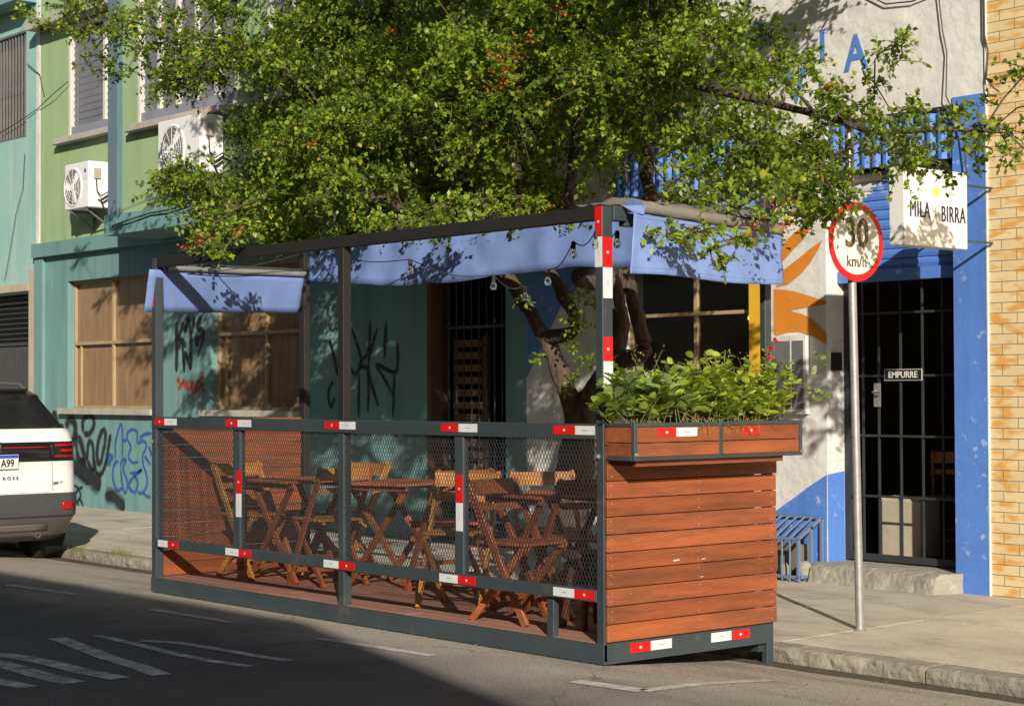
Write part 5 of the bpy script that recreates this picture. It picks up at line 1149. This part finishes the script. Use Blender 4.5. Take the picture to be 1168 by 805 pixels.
def region(cx, cy, rx, ry, n, ya, yb, r0, r1, dens=1.0, tone=0.0):
    k = 0; tries = 0
    while k < n and tries < n*40:
        tries += 1
        a = nr.uniform(0, 2*math.pi); s = math.sqrt(nr.uniform(0, 1)); x = cx+rx*s*math.cos(a); y = cy+ry*s*math.sin(a); Y = nr.uniform(ya, yb); p = WY(x, y, Y); r = nr.uniform(r0, r1)
        if any(((x-hx)/hr)**2+((y-hy)/hs)**2 < 1 for hx, hy, hr, hs in HOLES): continue
        if any((p-c[0]).length < .58*(r+c[1]) for c in clumps): continue
        clumps.append((p, r, dens, tone)); k += 1
region(440, 120, 190, 105, 46, 7.9, 10.1, .24, .36)
region(620, 105, 130, 115, 34, 7.9, 10.2, .24, .36)
region(310, 190, 130, 62, 20, 7.3, 8.9, .17, .26, 1.0, .1)
region(205, 215, 50, 26, 6, 6.9, 7.6, .11, .17, .8, .15)
region(250, 250, 50, 30, 5, 6.6, 7.0, .11, .15, 1.0, .2)
region(236, 285, 26, 30, 4, 6.45, 6.65, .08, .11, 1.1, .2)
region(250, 60, 100, 52, 17, 7.4, 8.8, .17, .26, .75, .05)
region(120, 16, 95, 28, 17, 7.4, 8.6, .12, .19, .8, .1)
region(128, 62, 44, 34, 7, 7.4, 8.2, .08, .12, .6, .1)
region(450, 232, 170, 30, 15, 7.2, 8.3, .13, .19, 1.0, .12)
region(500, 258, 190, 12, 7, 6.75, 7.2, .07, .11, 1.0, .15)
region(830, 115, 110, 95, 30, 7.8, 9.6, .17, .26, .85)
region(830, 215, 90, 40, 13, 7.2, 8.6, .13, .20, 1.0, .1)
region(800, 262, 60, 26, 6, 6.8, 7.2, .09, .13, 1.0, .2)
region(815, 290, 26, 14, 2, 6.75, 6.95, .07, .09, .9, .2)
region(930, 225, 36, 48, 9, 7.8, 8.8, .12, .18, .95)
region(940, 240, 12, 16, 2, 8.4, 8.7, .07, .10, .9)
region(985, 160, 62, 45, 12, 8.2, 9.2, .12, .18, .85)
region(1000, 65, 50, 34, 5, 8.4, 9.2, .10, .15, .6)
region(1075, 140, 62, 32, 9, 8.6, 9.2, .10, .15, .7)
region(1065, 200, 26, 14, 2, 9.0, 9.4, .07, .09, .7)
region(1135, 165, 34, 28, 5, 8.7, 9.2, .08, .12, .7)
region(470, 215, 190, 55, 26, 9.2, 10.3, .26, .36, 1.0)
region(300, 240, 90, 30, 6, 8.8, 9.8, .20, .28, 1.0)
region(1200, 110, 34, 70, 7, 8.7, 9.4, .12, .18, .8)
region(480, 190, 170, 60, 16, 9.8, 10.5, .26, .34, 1.0)
region(600, -110, 420, 75, 56, 7.9, 10.2, .28, .40)
region(700, 40, 90, 60, 10, 8, 9.8, .24, .32)
region(480, 60, 230, 110, 20, 9.6, 10.3, .28, .38, .7)
print('clumps', len(clumps))
root_ = nodes[tk[-1]][0]
order = sorted(range(len(clumps)), key=lambda i: min((clumps[i][0]-n_[0]).length for n_ in nodes))
bm_ = MB(); depth = {}
for i in order:
    p, r, dn, tn = clumps[i]; best = min(range(3, len(nodes)), key=lambda k: (p-nodes[k][0]).length*(1.0 if nodes[k][0].z < p.z+.4 else 1.3) + (0 if nodes[k][2] else .1))
    q = nodes[best][0]; d = (p-q).length; ns = max(2, int(d/.22)); prev = best; rr = max(.005, min(nodes[best][3]*.75, .006+.012*d)); pts = [q]; rads = [rr]
    for k in range(1, ns+1):
        t = k/ns; off = Vector((mnoise.noise(Vector((i, k*.7, 0))), mnoise.noise(Vector((i, k*.7, 7))), mnoise.noise(Vector((i, k*.7, 13)))))*.09*math.sin(math.pi*t)
        x = q.lerp(p, t)+off+Vector((0, 0, .10*d*math.sin(math.pi*t)*.5)); nodes.append([x, prev, False, lerp(rr, .0045, t)]); prev = len(nodes)-1; pts.append(x); rads.append(lerp(rr, .0045, t))
    bm_.tube(pts, rads, 6)
tb_ = MB()
def wob(ids, n=9):
    pts = [nodes[i][0] for i in ids]; rs_ = [nodes[i][3] for i in ids]; P_ = []; R2 = []
    for i in range(len(pts)-1):
        p0, p1, p2, p3 = pts[max(i-1, 0)], pts[i], pts[i+1], pts[min(i+2, len(pts)-1)]
        for k in range(n):
            t = k/n; P_.append(.5*((2*p1)+(p2-p0)*t+(2*p0-5*p1+4*p2-p3)*t*t+(3*p1-p0-3*p2+p3)*t**3)); r = lerp(rs_[i], rs_[i+1], t); R2.append(r*(1+.14*mnoise.noise(P_[-1]*5)))
    P_.append(pts[-1]); R2.append(rs_[-1]); return P_, R2
for ids in (tk, A_, A2, B_, Cc, D_, E_, F_, G_): p_, r_ = wob(ids); tb_.tube(p_, r_, 22)
tb_.v = [tuple(Vector(v)+Vector((mnoise.noise(Vector(v)*7), mnoise.noise(Vector(v)*7+Vector((9, 0, 0))), 0))*.022+Vector((mnoise.noise(Vector(v)*24), mnoise.noise(Vector(v)*24+Vector((9, 0, 0))), 0))*.010) for v in tb_.v]
tb_.build('trunk', m_barkm, tr)
# leaves along twigs
P, A, B, N, V = [], [], [], [], []; tw = MB(); FP = []
tot = 0
sunv = np.array(SUN)
for ci, (p, r, dn, tn) in enumerate(clumps):
    c = np.array(p); nt_ = max(7, int(88*(r/.3)**2*dn)); base = c-np.array([0, 0, r*.35]); ctone = nr.uniform(-.34, .24)+tn
    for k in range(nt_):
        d = unit(nr.normal(0, 1, 3)*np.array([1.15, 1.15, .75])+np.array([0, 0, .12])); L = r*nr.uniform(.55, 1.25); p0 = c+d*r*nr.uniform(0, .25); bend = np.array([nr.normal(0, .15), nr.normal(0, .15), -nr.uniform(.05, .4)])*L
        f = lambda s: p0+d*L*s+bend*s*s
        if k % 2 == 0: tw.tube([tuple(f(s)) for s in (0, .35, .7, 1)], [.0034, .0027, .002, .001], 3, cap=False)
        nl = int(max(7, L/.0155)); s = np.sort(nr.uniform(.12, 1, nl)); pos = p0+d*L*s[:, None]+bend*(s**2)[:, None]
        ax = unit(np.cross(d, nr.normal(0, 1, (nl, 3)))+d*.55+nr.normal(0, .25, (nl, 3))); up = unit(nr.normal(0, .55, (nl, 3))+np.array([0.15, -.15, 1.0])); side = unit(np.cross(ax, up)); nn = np.cross(side, ax)
        l = nr.uniform(.018, .055, nl)[:, None]*nr.uniform(.85, 1.12); P.append(pos); A.append(ax*l); B.append(side*l*nr.uniform(.30, .42, (nl, 1))); N.append(nn*l*.09); V.append(np.where(nr.uniform(0, 1, nl) < .03, 1.0, np.clip(nr.uniform(.0, .95, nl)+ctone, 0, .95))); tot += nl
P = np.concatenate(P); A = np.concatenate(A); B = np.concatenate(B); N = np.concatenate(N); V = np.concatenate(V); print('leaves', tot)
leaf_mesh('crown', P, A, B, N, V, m_leaf, tr, 1)
bm_.build('branches', m_twig, tr); tw.build('twigs', m_twig, tr)
# sprouts on the trunk
P, A, B, N, V = [], [], [], [], []
for px, py, Y, r, n_ in ((665, 340, 8.3, .10, 90), (660, 370, 8.4, .09, 70), (652, 395, 8.5, .07, 55), (668, 412, 8.5, .06, 50), (655, 430, 8.5, .05, 30), (600, 345, 8.1, .06, 30), (612, 410, 8.2, .05, 22), (645, 445, 8.5, .04, 18)):
    c = np.array(WY(px, py, Y)); pos = c+nr.normal(0, r*.5, (n_, 3)); ax = unit(nr.normal(0, 1, (n_, 3))); up = unit(nr.normal(0, .5, (n_, 3))+np.array([.1, -.3, 1])); side = unit(np.cross(ax, up)); l = nr.uniform(.025, .045, n_)[:, None]
    P.append(pos); A.append(ax*l); B.append(side*l*.36); N.append(np.cross(side, ax)*l*.09); V.append(nr.uniform(.2, .9, n_))
leaf_mesh('trunk_sprouts', *[np.concatenate(q) for q in (P, A, B, N, V)], m_leaf, tr, 1)
# blossoms
P, A, B, N, V = [], [], [], [], []
for px, py, Y, sp_ in ((578, 75, 7.0, .06), (572, 90, 7.0, .05), (590, 62, 7.0, .05), (600, 45, 7.1, .03), (232, 122, 7.2, .03), (236, 268, 6.38, .03), (222, 275, 6.38, .03), (212, 283, 6.38, .03), (446, 32, 7.2, .03), (357, 165, 7.0, .02), (640, 12, 7.2, .03), (860, 262, 6.8, .03), (898, 258, 7.4, .03), (900, 232, 7.5, .02), (882, 232, 7.3, .02), (945, 95, 8.2, .02), (270, 265, 6.5, .02), (630, 240, 6.9, .02)):
    n_ = int(17*(sp_/.03)); c = np.array(WY(px, py, Y)); pos = c+nr.normal(0, sp_, (n_, 3)); ax = unit(nr.normal(0, 1, (n_, 3))); side = unit(np.cross(ax, nr.normal(0, 1, (n_, 3)))); l = nr.uniform(.012, .024, n_)[:, None]
    P.append(pos); A.append(ax*l); B.append(side*l*.45); N.append(np.cross(side, ax)*l*.1); V.append(nr.uniform(0, 1, n_))
leaf_mesh('blossoms', *[np.concatenate(q) for q in (P, A, B, N, V)], m_flow, tr, 1)

# ------------------------------------------------------------------ ground details
g = MB()
for k in range(420):
    cx_, cy_ = (136, 631) if k < 260 else (88, 628); c = G(cx_+nr.normal(0, 11 if k < 260 else 5), cy_+nr.normal(0, 2.2), -.03); h = nr.uniform(.015, .05); a, e = nr.normal(0, .03, 2)
    g.add([(c.x-.003, c.y, -.032), (c.x+.003, c.y, -.032), (c.x+a, c.y+e, -.03+h)], [(0, 1, 2)], 0, nr.uniform(0, 1))
o = g.build('grass', m_grass); o['kind'] = 'stuff'; tag(o, 'short green grass tufts growing along the kerb joint', 'grass')
g = MB()
for k in range(260):
    x = nr.uniform(-12, -4.6); band = nr.uniform(0, 1)
    y = YK-abs(nr.normal(.05, .05)) if band < .55 else nr.uniform(6.75, 8.0) if band < .75 else (Y0-.02-abs(nr.normal(.0, .05)) if band < .9 else nr.uniform(8.2, 10.6))
    if band >= .55 and band < .75: x = nr.uniform(-7.0, -5.0)
    z = road_z(y)+.005 if y < YK else -.022; r = nr.uniform(.004, .013); a = nr.uniform(0, 6.28)
    g.add([(x+r*math.cos(a+t_), y+r*.7*math.sin(a+t_), z+(.004 if j % 2 else .0)) for j, t_ in enumerate((0, 1.4, 2.9, 4.4))], [(0, 1, 2, 3)], 0 if nr.uniform() < .6 else 1, nr.uniform(0, 1))
o = g.build('leaf_litter', [M('dry_litter', (.30, .22, .10), (.15, .09, .04), var=.4), M('pale_petals', (.62, .56, .48), (.5, .42, .3), var=.3)]); o['kind'] = 'stuff'; tag(o, 'scattered dry leaves and pale petals in the gutter', 'litter')
P, A, B, N, V = [], [], [], [], []; c0 = G(1101, 782, -.118); fl = thing('fallen_flower', tuple(c0), 'single magenta flower lying in the gutter at the lower right', 'flower')
for i in range(26):
    ax = unit(nr.normal(0, 1, 3)*np.array([1, 1, .5])+np.array([0, 0, .3])); side = unit(np.cross(ax, nr.normal(0, 1, 3))); P.append(np.array(c0)+nr.normal(0, .008, 3)+np.array([0, 0, .01])); A.append(ax*.024); B.append(side*.010); N.append(np.cross(side, ax)*.002); V.append(nr.uniform())
leaf_mesh('petals', P, A, B, N, V, leafmat('magenta_petals', (.35, .01, .10), (.55, .03, .18), .2), fl)
